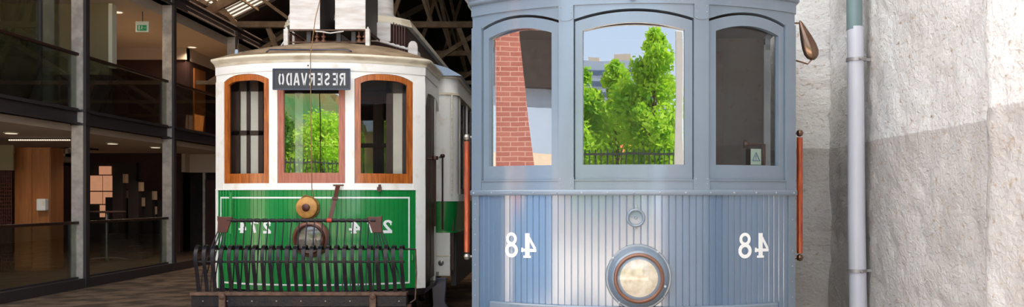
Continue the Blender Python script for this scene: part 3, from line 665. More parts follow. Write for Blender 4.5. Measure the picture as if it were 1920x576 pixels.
# boarded apron
mb = MB(); B.boards(mb, -0.66, 0.66, 0.60, 1.620, 0.0, -0.03, 50, groove=0.0045, depth=0.005); mb.build('board_panel', M['board_paint'], gy)
for s_ in (-1, 1):
    mb = MB(); B.slab(mb, s_*0.66, s_*EX, 0.60, 1.625, -0.03, 0.006, 3); mb.build('corner_strip', GP, gy)
mb = MB()
for s_ in (-1, 1):
    for k in range(9): x, y, z = B.p(s_*0.682, 0.006, 0.72+k*0.105); mb.lathe([(0.004, 0), (0.004, 0.002), (0.001, 0.004)], (x, y, z), n=6)
mb.build('strip_screws', M['worn_paint'], gy)
mb = MB(); B.sweep(mb, [(0, 0.72), (0.03, 0.72), (0.034, 0.895), (0.028, 0.903), (0, 0.905)], -0.585, 0.585); mb.build('bumper_plate', GP, gy, smooth=True, angle=30)
mb = MB(); B.text(mb, '48', NUM, -0.462, 1.205, 0.166, 0.85, 0.0); o = mb.build('number_marking', M['white'], gy); o['label'] = 'white mirror-written 48 on the left of the boards'
mb = MB(); B.text(mb, '48', NUM, 0.475, 1.207, 0.166, 0.85, 0.0); o = mb.build('number_marking', M['white'], gy); o['label'] = 'white mirror-written 48 on the right of the boards'
# headlight
HC = (0.030, -0.01, 1.093)
hl = MB().lathe([(0.212, 0.0), (0.212, 0.012), (0.206, 0.018), (0.198, 0.018), (0.196, 0.03), (0.188, 0.055), (0.172, 0.078), (0.158, 0.088)], HC, n=72).build('headlight', GP, gy, smooth=True, angle=40)
MB().lathe([(0.160, 0.080), (0.160, 0.098), (0.155, 0.106), (0.146, 0.108), (0.140, 0.102), (0.138, 0.09), (0.134, 0.078)], HC, n=72, cap=False).build('lamp_ring', M['copper_ring'], hl, smooth=True, angle=50)
MB().lathe([(0.136, 0.082), (0.120, 0.088), (0.08, 0.096), (0.04, 0.101), (0.001, 0.103)], HC, n=72).build('lens', M['lens'], hl, smooth=True, angle=60)
mb = MB()
for k in range(4):
    a = radians(45+90*k+8); MB().lathe([(0.010, 0), (0.010, 0.024), (0.004, 0.029)], (HC[0]+0.203*cos(a), HC[1]-0.01, HC[2]+0.203*sin(a)), n=8).build('flange_bolt', M['worn_paint'], hl)
MB().tube([(HC[0]+0.165, -0.09, HC[2]-0.05), (HC[0]+0.165, -0.11, HC[2]-0.05)], 0.008, 8).build('ring_screw', M['worn_paint'], hl)
# ring socket with hook and tab
RC = (0.013, 0.0, 1.474)
rs = MB().tube([(RC[0]+0.052*cos(2*pi*k/32), -0.018, RC[2]+0.052*sin(2*pi*k/32)) for k in range(32)], 0.0085, 8, closed=True)
rs.lathe([(0.045, 0.0), (0.045, 0.008), (0.010, 0.010), (0.007, 0.016)], RC, n=28)
rs.prism([(RC[0]-0.014, 1.425), (RC[0]+0.014, 1.425), (RC[0]+0.010, 1.402), (RC[0], 1.396), (RC[0]-0.010, 1.402)], -0.008, 0.0)
rs.lathe([(0.006, 0.006), (0.006, 0.012)], (RC[0], 0, 1.41), n=8)
rs = rs.build('socket_ring', M['grey_paint'], gy, smooth=True)
MB().tube([(RC[0], -0.004, 1.56), (RC[0], -0.012, 1.548), (RC[0], -0.02, 1.535), (RC[0]+0.006, -0.022, 1.525), (RC[0]-0.004, -0.02, 1.516)], 0.004, 8).build('hook', M['worn_paint'], rs, smooth=True)
# little hook under the cornice at centre
MB().tube([(-0.025, 0.0, 2.90), (-0.025, -0.03, 2.888), (-0.012, -0.04, 2.872), (0.004, -0.04, 2.874), (0.012, -0.03, 2.888), (0.012, 0, 2.90)], 0.006, 8).build('cornice_hook', GP, gy, smooth=True)
# handrails
for s_, z0, z1 in ((-1, 1.19, 2.03), (1, 1.19, 2.05)):
    x, y = s_*1.155, 0.50
    hr = MB().tube([(x, y, z0+0.03), (x, y, z1-0.03)], 0.0205, 14).build('handrail', M['handrail'], gy, smooth=True)
    for z in (z0, z1):
        MB().lathe([(0.004, -0.024), (0.018, -0.018), (0.025, 0), (0.018, 0.018), (0.004, 0.024)], (x, y, z), 'z', 16).tube([(x, y, z), (x-s_*0.06, y+0.01, z)], 0.010, 8).build('end_knob', M['steel'] if s_ < 0 else M['bronze'], hr, smooth=True)
# sides, floor, bulkhead
for s_ in (-1, 1):
    mb = MB(); mb.box(s_*1.10, s_*1.06, 1.35, 6.0, 0.55, 1.65).box(s_*1.10, s_*1.06, 1.35, 6.0, 2.76, 2.93)
    for k in range(5): mb.box(s_*1.10, s_*1.05, 1.35+k*1.14, 1.47+k*1.14, 1.6, 2.8)
    mb.box(s_*1.10, s_*1.04, 0.40, 0.50, 0.6, 2.9)
    mb.build('side_wall', GP, gy)
    mb = MB(); mb.box(s_*1.085, s_*1.065, 0.5, 1.35, 0.75, 1.65).build('platform_gate', GP, gy)
MB().box(-1.06, 1.06, 0.42, 6.0, 0.78, 0.82).build('platform_floor', M['interior'], gy)
inner_ceiling(B, EX, 2.86, 6.0, gy)
bk = MB().box(-1.05, -0.35, 1.4, 1.46, 0.8, 2.86).box(0.35, 1.05, 1.4, 1.46, 0.8, 2.86).box(-0.35, 0.35, 1.4, 1.46, 2.6, 2.86).build('bulkhead', M['interior'], gy)
MB().box(-0.33, 0.33, 1.42, 1.45, 0.82, 2.6).build('sliding_door', M['brown_dark'], bk)
MB().box(0.52, 0.74, 1.36, 1.4, 1.0, 2.75).box(0.30, 0.36, 1.36, 1.4, 0.9, 2.6).build('panel_strip', M['brown_dark'], bk)
# interior grab handle behind the right window, and the sticker
MB().tube([(0.80, 0.62, 1.98), (0.93, 0.62, 1.98), (0.93, 0.62, 1.40)], 0.013, 10).lathe([(0.03, 0), (0.03, 0.02)], (0.79, 0.62, 1.98), 'x', 12).build('grab_handle', M['leather'], gy, smooth=True)
def on_bow(th, off, du, z): # point on the tangent plane at th
    x, y, _ = B.p(th, off, 0); return (x+du*cos(th), y+du*sin(th), z)
st = MB(); q = [on_bow(0.505, -0.025, u, z) for u, z in ((-0.042, 1.822), (0.042, 1.822), (0.042, 1.928), (-0.042, 1.928))]
q2 = [on_bow(0.505, -0.027, u, z) for u, z in ((-0.042, 1.822), (0.042, 1.822), (0.042, 1.928), (-0.042, 1.928))]
st.add(q+q2, [(0, 1, 2, 3), (7, 6, 5, 4), (0, 4, 5, 1), (1, 5, 6, 2), (2, 6, 7, 3), (3, 7, 4, 0)])
st = st.build('warning_sticker', M['sticker'], gy)
tr = MB(); P = [(-0.03, 1.85), (0.03, 1.85), (0.0, 1.905)]
for (u0, z0), (u1, z1) in zip(P, P[1:]+P[:1]): tr.tube([on_bow(0.505, -0.0235, u0, z0), on_bow(0.505, -0.0235, u1, z1)], 0.0028, 6)
tr.tube([on_bow(0.505, -0.0235, 0, 1.885), on_bow(0.505, -0.0235, 0, 1.868)], 0.0025, 6).tube([on_bow(0.505, -0.0235, 0, 1.862), on_bow(0.505, -0.0235, 0, 1.858)], 0.0025, 6)
tr.build('warning_triangle', M['far_band'], st)
# tear-drop mirror on the right
mr = MB(); vs = []; n = 24
prof = [(-0.135, 0.004), (-0.12, 0.014), (-0.08, 0.028), (-0.03, 0.044), (0.02, 0.055), (0.06, 0.056), (0.085, 0.044), (0.10, 0.022), (0.105, 0.003)]
axis = Vector((0.075, 0, -0.21)).normalized(); side = Vector((axis.z, 0, -axis.x)); cen = Vector((1.20, 0.45, 2.665))
for h, r in prof:
    h *= 1.2; r *= 1.15
    for k in range(n):
        a = 2*pi*k/n; p = cen+axis*h+side*r*0.80*cos(a)+Vector((0, 1, 0))*r*0.55*sin(a); vs.append(p)
mr.add(vs, [(i*n+k, i*n+(k+1) % n, (i+1)*n+(k+1) % n, (i+1)*n+k) for i in range(len(prof)-1) for k in range(n)]+[tuple(range(n))[::-1], tuple((len(prof)-1)*n+k for k in range(n))])
mr = mr.build('wing_mirror', M['bronze'], gy, smooth=True, angle=60)
MB().tube([(1.08, 0.45, 2.555), (1.20, 0.45, 2.52), (1.235, 0.45, 2.56)], 0.006, 8).tube([(1.08, 0.45, 2.80), (1.15, 0.45, 2.80)], 0.006, 8).build('mirror_arm', M['bronze'], mr, smooth=True)

# ================================================================== GREEN TRAM
gt = empty('tram', (-2.445, 9.45, 0), 0, 'cream and green tram numbered 274 with folded black life guard, on the left', 'tram')
B = Bow(1.65); EX = 0.722; CR = M['cream']
wins = [(-0.635, -0.263), (-0.207, 0.207), (0.263, 0.635)]
cuts = [(-EX, -0.635), (-0.263, -0.207), (0.207, 0.263), (0.635, EX)]
ZA, ZR = 2.800, 0.066
def header(t):
    for a, b in wins:
        if a <= t <= b: return ZA+ZR*(1-abs((t-(a+b)/2)/((b-a)/2))**2.6)
    return ZA
mb = MB()
for a, b in wins: B.slab(mb, a, b, header, 2.885, -0.05, 0.0, 20)
for a, b in cuts: B.slab(mb, a, b, ZA, 2.885, -0.05, 0.0, 4)
mb.build('arched_header', CR, gt, smooth=True, angle=30)
mb = MB(); B.sweep(mb, [(-0.05, 2.88), (0.008, 2.88), (0.010, 2.885), (0.010, 2.975), (-0.05, 2.975)], -EX, EX, 1.5); mb.build('fascia_board', CR, gt, smooth=True, angle=30)
mb = MB(); B.sweep(mb, [(-0.05, 2.965), (0.016, 2.965), (0.022, 2.98), (0.026, 2.992), (0.036, 2.997), (0.044, 3.01), (0.058, 3.018), (0.064, 3.03), (0.06, 3.045), (-0.05, 3.055)], -EX, EX, 1.5)
mb.build('cornice', M['cream_moulding'], gt, smooth=True, angle=50)
roof(B, EX, 3.045, 3.325, 1.8, 'roof', M['canvas'], gt, over=0.052, mid=1.2)
for a, b in cuts:
    mb = MB(); B.slab(mb, a, b, 1.69, ZA+0.01, -0.05, 0.006, 4); mb.build('window_post', CR, gt, smooth=True, angle=30)
mb = MB()
for a, b in wins: B.slab(mb, a, b, 1.69, 1.752, -0.05, 0.002)
B.slab(mb, -EX, EX, 1.684, 1.694, -0.05, 0.010)
mb.build('window_sill', CR, gt, smooth=True, angle=30)
sash(B, gt, 'window_frame', wins[0][0]+0.002, wins[0][1]-0.002, 1.752, 2.798, 0.064, 0.036, 1.852, 2.762, 0.038, -0.035, -0.003, M['varnish'], M['pane_side'], 2.6, 4, 'left window sash in orange varnished wood')
sash(B, gt, 'window_frame', wins[1][0]+0.002, wins[1][1]-0.002, 1.752, 2.798, 0.064, 0.036, 1.856, 2.742, 0.018, -0.035, -0.003, M['pink_wood'], M['pane'], 2.6, 4, 'centre window sash in faded pinkish wood')
sash(B, gt, 'window_frame', wins[2][0]+0.002, wins[2][1]-0.002, 1.752, 2.798, 0.064, 0.036, 1.852, 2.762, 0.038, -0.035, -0.003, M['varnish'], M['pane_side'], 2.6, 4, 'right window sash in orange varnished wood')
# boarded green apron, white corner posts, pinstripe, numbers
mb = MB(); B.boards(mb, -0.70, 0.655, 0.672, 1.686, 0.0, -0.03, 46, groove=0.004, depth=0.004); mb.build('board_panel', M['green'], gt)
mb = MB(); B.slab(mb, -EX, -0.70, 0.665, 1.69, -0.03, 0.008, 2); mb.build('corner_post', CR, gt)
mb = MB(); B.slab(mb, 0.655, EX, 0.665, 1.69, -0.03, 0.008, 3); mb.build('corner_post', CR, gt)
mb = MB(); a, b = -0.672, 0.612; w = 0.010
B.slab(mb, a, b, 1.598, 1.614, -0.003, 0.0015, 90); B.slab(mb, a, b, 0.722, 0.738, -0.003, 0.0015, 90)
B.slab(mb, a, a+w, 0.738, 1.598, -0.003, 0.0015, 2); B.slab(mb, b-w, b, 0.738, 1.598, -0.003, 0.0015, 2)
mb.build('pinstripe', M['white'], gt)
mb = MB(); B.text(mb, '274', NUM, -0.385, 1.248, 0.118, 1.28, 0.0, 1.25, 1.35); o = mb.build('number_marking', M['white'], gt); o['label'] = 'white mirror-written 274 on the left of the apron'
mb = MB(); B.text(mb, '274', NUM, 0.350, 1.248, 0.128, 1.28, 0.0, 1.25, 1.35); o = mb.build('number_marking', M['white'], gt); o['label'] = 'white mirror-written 274 on the right of the apron'
mb = MB(); B.sweep(mb, [(-0.12, 0.60), (-0.01, 0.60), (0.01, 0.662), (-0.12, 0.664)], -EX, EX, 1.5); mb.build('under_frame', M['black'], gt)
# destination board
db = MB().box(-0.383, 0.383, -0.115, -0.085, -0.105, 0.105)
db = db.build('destination_board', M['dark_paint'], gt, bevel=0.012); db.location = (0.040, 0, 2.778)
mb = MB()
for x0, x1, z0, z1 in ((-0.383, 0.383, 0.095, 0.107), (-0.383, 0.383, -0.107, -0.095), (-0.385, -0.373, -0.1, 0.1), (0.373, 0.385, -0.1, 0.1)): mb.box(x0, x1, -0.121, -0.11, z0, z1)
mb.build('board_rim', M['blue_iron'], db, bevel=0.003)
mb = MB(); word = 'RESERVADO'; H = 0.122; adv = 0.0755
for k, chh in enumerate(word):
    for pts, tt in STENCIL[chh]:
        ribbon(mb, pts, tt, lambda u, v, d, k=k: (0.333-(k*adv+u*0.088), -0.1155-d, -0.061+v*H))
mb.build('lettering', M['sign_letter'], db)
MB().tube([(-0.2, -0.03, 0.0), (-0.2, -0.09, 0.0)], 0.008).tube([(0.2, -0.03, 0.0), (0.2, -0.09, 0.0)], 0.008).build('board_stud', M['dark_metal'], db)
x, y, z = B.p(-0.012, 0.011, 2.928); MB().lathe([(0.008, 0), (0.008, 0.006)], (x, y, z), n=10).build('bolt_hole', M['dark_metal'], gt)
# gong, cord, strap, stub bracket, headlight
gc = (-0.019, -0.0, 1.508)
gg = MB().lathe([(0.095, 0.01), (0.105, 0.03), (0.108, 0.06), (0.104, 0.085), (0.092, 0.092), (0.02, 0.094)], gc, n=36).build('wooden_gong', M['gong'], gt, smooth=True, angle=40)
MB().lathe([(0.038, 0.092), (0.038, 0.108), (0.030, 0.114), (0.001, 0.115)], gc, n=24).build('hub', M['leather'], gg, smooth=True, angle=40)
MB().tube([(gc[0]+0.110*cos(2*pi*k/24), -0.02-0.01*sin(k*2.1), gc[2]+0.108*sin(2*pi*k/24)+0.004*sin(k*3)) for k in range(24)], 0.008, 8, closed=True).tube([(gc[0]+0.02, -0.03, 1.615), (gc[0]-0.02, -0.05, 1.63), (gc[0]-0.06, -0.04, 1.60)], 0.007, 8).build('rope_binding', M['rope'], gg, smooth=True)
MB().tube([(0.045, 0.30, 3.75), (0.035, 0.05, 3.40), (0.03, -0.11, 3.02), (0.040, -0.14, 2.4), (0.045, -0.12, 1.7), (0.05, -0.06, 1.62), (0.03, -0.04, 1.59)], 0.0045, 8).build('trolley_cord', M['rope'], gt, smooth=True)
sp = MB(); vs = []
P = [Vector((0.280, -0.02, 1.725)), Vector((0.290, -0.18, 1.60)), Vector((0.335, -0.60, 1.395))]
for p in P: vs += [p+Vector((-0.021, 0, 0)), p+Vector((0.021, 0, 0)), p+Vector((0.021, 0.008, 0.002)), p+Vector((-0.021, 0.008, 0.002))]
sp.add(vs, [(i*4+j, i*4+(j+1) % 4, i*4+4+(j+1) % 4, i*4+4+j) for i in range(2) for j in range(4)]+[(3, 2, 1, 0), (8, 9, 10, 11)])
sp = sp.build('leather_strap', M['leather'], gt)
MB().tube([(0.23, -0.01, 1.73), (0.335, -0.01, 1.73)], 0.008, 8).box(0.263, 0.317, -0.20, -0.18, 1.585, 1.612).build('buckle', M['rust'], sp)
MB().box(-0.012, 0.012, -0.02, 0, 1.24, 1.66).build('stay_bar', M['green'], gt).location = (-0.86, 0.19, 0)
x, y, z = B.p(0.415, 0.008, 1.69); MB().box(x-0.02, x+0.02, y-0.035, y, 1.67, 1.715).lathe([(0.018, 0), (0.012, 0.04)], (x, y, 1.70), 'z', 12).build('stub_bracket', M['leather'], gt)
x, y, z = B.p(0.63, 0.006, 1.0); MB().box(x-0.006, x+0.006, y-0.02, y, 0.96, 1.02).build('latch_stub', M['green'], gt)
HC = (0.015, -0.01, 1.197)
hl = MB().lathe([(0.185, 0.0), (0.188, 0.02), (0.180, 0.04), (0.160, 0.055), (0.15, 0.06)], HC, n=56).build('headlight', M['copper_ring'], gt, smooth=True, angle=40)
MB().lathe([(0.152, 0.055), (0.152, 0.09), (0.140, 0.098), (0.128, 0.09), (0.126, 0.06)], HC, n=56, cap=False).build('lamp_ring', M['leather'], hl, smooth=True)
MB().lathe([(0.128, 0.062), (0.08, 0.07), (0.001, 0.076)], HC, n=48).build('lens', M['lens_dull'], hl, smooth=True, angle=60)

# folding life guard: beam, posts, top bar, slats and rods
FX, FW = 0.10, 0.985
fd = MB().box(FX-FW-0.01, FX+FW, -0.78, -0.70, 0.60, 0.705).build('life_guard', M['black'], gt, bevel=0.006)
MB().box(FX-FW-0.02, FX+FW, -0.79, -0.66, 0.705, 0.735).build('rusty_top_strip', M['rust'], fd, bevel=0.004)
mb = MB()
for k in range(9): mb.lathe([(0.006, 0.78), (0.006, 0.784)], (FX-FW+0.1+k*0.225, 0, 0.655), n=8)
mb.build('strip_bolts', M['steel'], fd)
NS = 26
def slat_pts(k):
    return [(-0.72, 0.735), (-0.735, 0.85), (-0.76, 0.96), (-0.775, 1.03), (-0.765, 1.10), (-0.73, 1.15), (-0.69, 1.165), (-0.655, 1.155), (-0.635, 1.12)]
def flat_bar(name, m, par, x0, x1, pts, w, th):
    mb = MB(); vs = []; n = len(pts)
    for i, (y, z) in enumerate(pts):
        a = Vector(pts[max(i-1, 0)]); b = Vector(pts[min(i+1, n-1)]); t = (b-a).normalized(); nr = Vector((-t.y, t.x))*th/2
        xc = x0+(x1-x0)*min(1.0, max(0.0, (z-0.73)/0.43)); 
        vs += [(xc-w/2, y+nr.x, z+nr.y), (xc+w/2, y+nr.x, z+nr.y), (xc+w/2, y-nr.x, z-nr.y), (xc-w/2, y-nr.x, z-nr.y)]
    mb.add(vs, [(i*4+j, i*4+(j+1) % 4, i*4+4+(j+1) % 4, i*4+4+j) for i in range(n-1) for j in range(4)]+[(3, 2, 1, 0), tuple((n-1)*4+j for j in range(4))])
    return mb.build(name, m, par, smooth=True, angle=50)
for k in range(NS):
    x = FX-FW+0.04+(2*FW-0.08)*k/(NS-1)
    flat_bar('guard_slat', M['black'], fd, x+random.uniform(-.004, .004), x-0.012+random.uniform(-.006, .006), slat_pts(k), 0.034, 0.006)
MB().tube([(FX-FW+0.03, -0.63, 1.125), (FX+FW+0.06, -0.63, 1.125)], 0.009, 10).build('upper_cross_bar', M['black'], fd, smooth=True)
MB().tube([(FX-FW+0.02, -0.755, 1.015), (FX+FW-0.02, -0.755, 1.015)], 0.010, 10).build('middle_cross_bar', M['black'], fd, smooth=True)
MB().tube([(FX+FW+0.06, -0.63, 1.125), (FX+FW+0.07, -0.64, 0.9), (FX+FW+0.065, -0.68, 0.66), (FX+FW+0.02, -0.7, 0.63)], 0.007, 8).build('side_wire', M['rust'], fd, smooth=True)
# top bar with sleeves
TZ, TY = 1.392, -0.60
mb = MB().tube([(-0.63, TY, TZ), (0.75, TY, TZ)], 0.013, 12)
for k in range(19):
    x = -0.56+k*0.0725; mb.lathe([(0.017, -0.024), (0.0185, -0.02), (0.0185, 0.02), (0.017, 0.024)], (x, TY, TZ), 'x', 12)
mb.build('top_bar', M['black'], fd, smooth=True, angle=40)
MB().lathe([(0.02, -0.022), (0.021, 0.022)], (0.335, TY, TZ), 'x', 14).build('red_sleeve', M['red'], fd, smooth=True, angle=40)
for k in range(18):
    x = -0.53+k*0.0725
    MB().tube([(x, TY, TZ), (x-0.004, TY-0.05, 1.15), (x-0.004, TY-0.12, 0.735)], 0.006, 6).build('guard_rod', M['black'], fd, smooth=True)
for s_, x0 in ((-1, -0.67), (1, 0.785)):
    poly = [(x0-s_*0.10, TZ+0.035), (x0+s_*0.02, TZ+0.035), (x0+s_*0.045, TZ+0.045), (x0+s_*0.045, TZ+0.01), (x0+s_*0.04, TZ-0.02), (x0+s_*0.045, TZ-0.115), (x0-s_*0.045, TZ-0.115), (x0-s_*0.075, TZ-0.03)]
    pl = MB().prism(poly, TY-0.012, TY+0.012).build('end_plate', M['leather'], fd, bevel=0.005)
    for k in range(5):
        xt = x0+s_*(-0.03+0.018*k); xb = x0+s_*(-0.02+(0.045 if s_ < 0 else 0.07)*k)
        if s_ < 0: pts = [(xt, TY, TZ-0.10), (xt+(xb-xt)*0.55, TY-0.06, 1.08), (xt+(xb-xt)*0.9, TY-0.11, 0.90), (xb, TY-0.12, 0.735)]
        else: pts = [(xt, TY, TZ-0.10), (xt+(xb-xt)*0.6, TY-0.06, 1.0), (xb, TY-0.11, 0.735)]
        MB().tube(pts, 0.006, 6).build('guard_rod', M['black'], fd, smooth=True)
for x in (-0.60, 0.78):
    MB().box(x-0.03, x+0.03, -0.82, -0.79, 0.45, 0.70).lathe([(0.03, 0.79), (0.03, 0.825), (0.012, 0.835)], (x, 0, 0.70), n=14).build('carrier_link', M['rust'], fd, bevel=0.006)
mb = MB()
for k in range(34): mb.tube([(FX-FW+0.05+k*0.057, -0.72, 0.60), (FX-FW+0.05+k*0.057, -0.73, 0.46)], 0.007, 6)
mb.build('guard_teeth', M['black'], fd)
MB().box(FX-FW+0.1, FX+FW+0.02, -0.66, -0.60, 0.50, 0.61).build('rear_beam', M['rust'], fd)
for s_ in (-1, 1): MB().beam((s_*0.7, -0.62, 0.62), (s_*0.7, 0.1, 0.62), 0.05, 0.05).build('guard_arm', M['black'], fd)

# roof gear: two white resistor boxes on a rack with insulators
rk = MB().box(-0.42, 0.47, 0.60, 0.62, 3.385, 3.398).box(-0.42, 0.47, 1.28, 1.30, 3.385, 3.398).box(-0.42, -0.40, 0.60, 1.30, 3.385, 3.398).box(0.45, 0.47, 0.60, 1.30, 3.385, 3.398).box(-0.40, 0.45, 0.62, 0.64, 3.262, 3.272)
rk = rk.build('roof_rack', M['rust'], gt)
for x in (-0.411, 0.457): MB().box(x-0.023, x+0.023, 0.57, 0.63, 3.20, 3.40).lathe([(0.014, 3.40), (0.009, 3.425)], (x, 0.60, 0), 'z', 8).build('rack_post', M['boxwhite'], rk, bevel=0.004)
MB().tube([(-0.10, 0.59, 3.376), (-0.03, 0.585, 3.372), (0.06, 0.58, 3.355), (0.14, 0.585, 3.368), (0.20, 0.59, 3.376)], 0.007, 8).build('sagging_strip', M['boxwhite'], rk, smooth=True)
for x in (-0.10, -0.03, 0.35, 0.41):
    MB().lathe([(0.010, 3.26), (0.026, 3.275), (0.026, 3.295), (0.012, 3.30), (0.012, 3.315), (0.024, 3.32), (0.024, 3.338), (0.010, 3.345), (0.010, 3.385)], (x, 0.66, 0), 'z', 16).build('insulator', M['porcelain'], rk, smooth=True, angle=40)
for x in (-0.19, 0.13, 0.29): MB().box(x-0.022, x+0.022, 0.66, 0.70, 3.25, 3.385).build('spacer', M['dark_metal'], rk)
for x0, x1 in ((-0.377, -0.055), (0.106, 0.430)):
    bx = MB().box(x0+0.004, x1-0.002, 0.62, 1.32, 3.398, 4.10).build('resistor_box', M['dark_metal'], gt)
    MB().box(x0, x1, 0.60, 0.62, 3.400, 4.12).build('front_panel', M['boxwhite'], bx, bevel=0.004)
# fittings on the roof: long dark conduit, blue cap, scroll pipe, vent
MB().tube([(-0.46, 0.07, 3.075), (-0.42, 0.04, 3.095), (0.36, 0.04, 3.095), (0.40, 0.06, 3.08)], 0.008, 8).build('roof_conduit', M['blue_iron'], gt, smooth=True)
MB().tube([(-0.86, 0.36, 3.06), (-0.86, 0.36, 3.145)], 0.018, 14).build('blue_cap', M['far_wall'], gt)
MB().beam((-0.84, 0.34, 3.08), (-0.77, 0.38, 3.13), 0.014, 0.014).build('cap_stay', M['dark_metal'], gt)
pts = [(0.47+0.029*k, 1.22, 3.375-0.0082*k+0.005*(k % 2)) for k in range(14)]
MB().tube(pts, [0.013+0.004*(k % 2) for k in range(14)], 8).build('roof_pipe', M['boxwhite'], gt, smooth=True)
MB().prism([(0.79, 3.20), (0.90, 3.20), (0.90, 3.31), (0.89, 3.35), (0.865, 3.375), (0.825, 3.375), (0.80, 3.35), (0.79, 3.31)], 1.19, 1.22).box(0.80, 0.89, 1.22, 1.5, 3.15, 3.28).build('roof_vent', M['boxwhite'], gt, bevel=0.008)
MB().lathe([(0.02, 3.50), (0.02, 3.52), (0.055, 3.54), (0.06, 3.60), (0.03, 3.66)], (-0.43, 0.95, -0.0), 'z', 20).tube([(-0.43, 0.95, 3.51), (-0.43, 0.95, 3.25)], 0.016).tube([(-0.45, 0.95, 3.46), (-0.58, 0.95, 3.26)], 0.008).build('trolley_base', M['boxwhite'], gt, smooth=True, angle=40)

# vestibule sides: cornice return, door posts, rails
for s_ in (-1, 1):
    mb = MB(); mb.box(s_*1.088, s_*1.05, 0.42, 1.62, 2.74, 2.90)
    vs = [(0.42, 2.74), (1.62, 2.74), (1.62, 2.62), (1.50, 2.70), (1.36, 2.735), (0.9, 2.74), (0.66, 2.72), (0.55, 2.66), (0.5, 2.58), (0.42, 2.55)]
    n = len(vs); mb.add([(s_*1.088, y, z) for y, z in vs]+[(s_*1.06, y, z) for y, z in vs], [tuple(range(n)), tuple(range(2*n-1, n-1, -1))]+[(i, i+n, (i+1) % n+n, (i+1) % n) for i in range(n)])
    mb.build('side_header', CR, gt)
    MB().box(s_*1.085, s_*1.03, 0.415, 0.50, 0.665, 2.9).build('door_jamb', CR, gt)
    for y0 in (0.505, 0.895):
        dr = MB().box(s_*1.080, s_*1.045, y0, y0+0.37, 0.72, 2.72).build('folding_door', M['brown_dark'], gt, bevel=0.004)
        MB().box(s_*1.084, s_*1.08, y0+0.05, y0+0.32, 0.85, 1.5).box(s_*1.084, s_*1.08, y0+0.05, y0+0.08, 1.6, 2.6).box(s_*1.084, s_*1.08, y0+0.29, y0+0.32, 1.6, 2.6).build('door_moulding', M['leather'], dr)
    MB().box(s_*1.085, s_*1.03, 1.28, 1.36, 0.665, 2.75).build('door_jamb', CR, gt)
MB().box(-1.03, 1.03, 0.40, 1.65, 0.66, 0.72).build('platform_floor', M['interior'], gt)
MB().tube([(1.17, 0.62, 2.02), (1.17, 0.62, 1.30)], 0.011, 8).lathe([(0.03, -0.02), (0.036, 0), (0.03, 0.02)], (1.17, 0.62, 2.03), 'z', 12).tube([(1.07, 0.62, 2.02), (1.17, 0.62, 2.02)], 0.012, 8).build('grab_rail', M['brown_dark'], gt, smooth=True)
MB().tube([(1.15, 1.45, 2.08), (1.15, 1.45, 1.24)], 0.010, 8).lathe([(0.02, -0.02), (0.03, 0), (0.02, 0.02)], (1.15, 1.45, 2.09), 'z', 12).tube([(1.10, 1.60, 2.08), (1.15, 1.45, 2.08)], 0.012, 8).build('grab_rail', M['brown_dark'], gt, smooth=True)
# saloon: wider body behind the vestibule
def saloon_path(off):
    w, y0, r = 1.30+off, 1.62-off, 0.16; pts = []
    pts.append((1.02, y0))
    for k in range(9):
        a = -pi/2+k*pi/16; pts.append((w-r+r*cos(a), y0+r+r*sin(a)))
    pts.append((w, 9.0)); return pts
def saloon_band(name, m, z0, z1, off, taper=0.0, par=None):
    for s_ in (-1, 1):
        o_ = saloon_path(off); i_ = saloon_path(off-0.05); ob = saloon_path(off-taper); vs = []
        for (a, b), (c, d), (e_, f_) in zip(o_, i_, ob): vs += [(s_*e_, f_, z0), (s_*c, d, z0), (s_*c, d, z1), (s_*a, b, z1)]
        mb = MB().add(vs, [(i*4+j, i*4+(j+1) % 4, i*4+4+(j+1) % 4, i*4+4+j) for i in range(len(o_)-1) for j in range(4)]+[(3, 2, 1, 0), tuple((len(o_)-1)*4+j for j in range(4))])
        mb.build(name, m, par or gt, smooth=True, angle=30)
saloon_band('saloon_fascia', CR, 2.84, 3.02, 0.0)
saloon_band('saloon_moulding', M['cream_moulding'], 2.815, 2.84, 0.015)
saloon_band('saloon_cornice', M['cream_moulding'], 3.01, 3.04, 0.03)
saloon_band('saloon_belt', CR, 1.565, 1.65, 0.012)
saloon_band('saloon_green_panel', M['green'], 1.215, 1.565, 0.0, 0.03)
saloon_band('saloon_rub_rail', M['green'], 1.195, 1.215, 0.0)
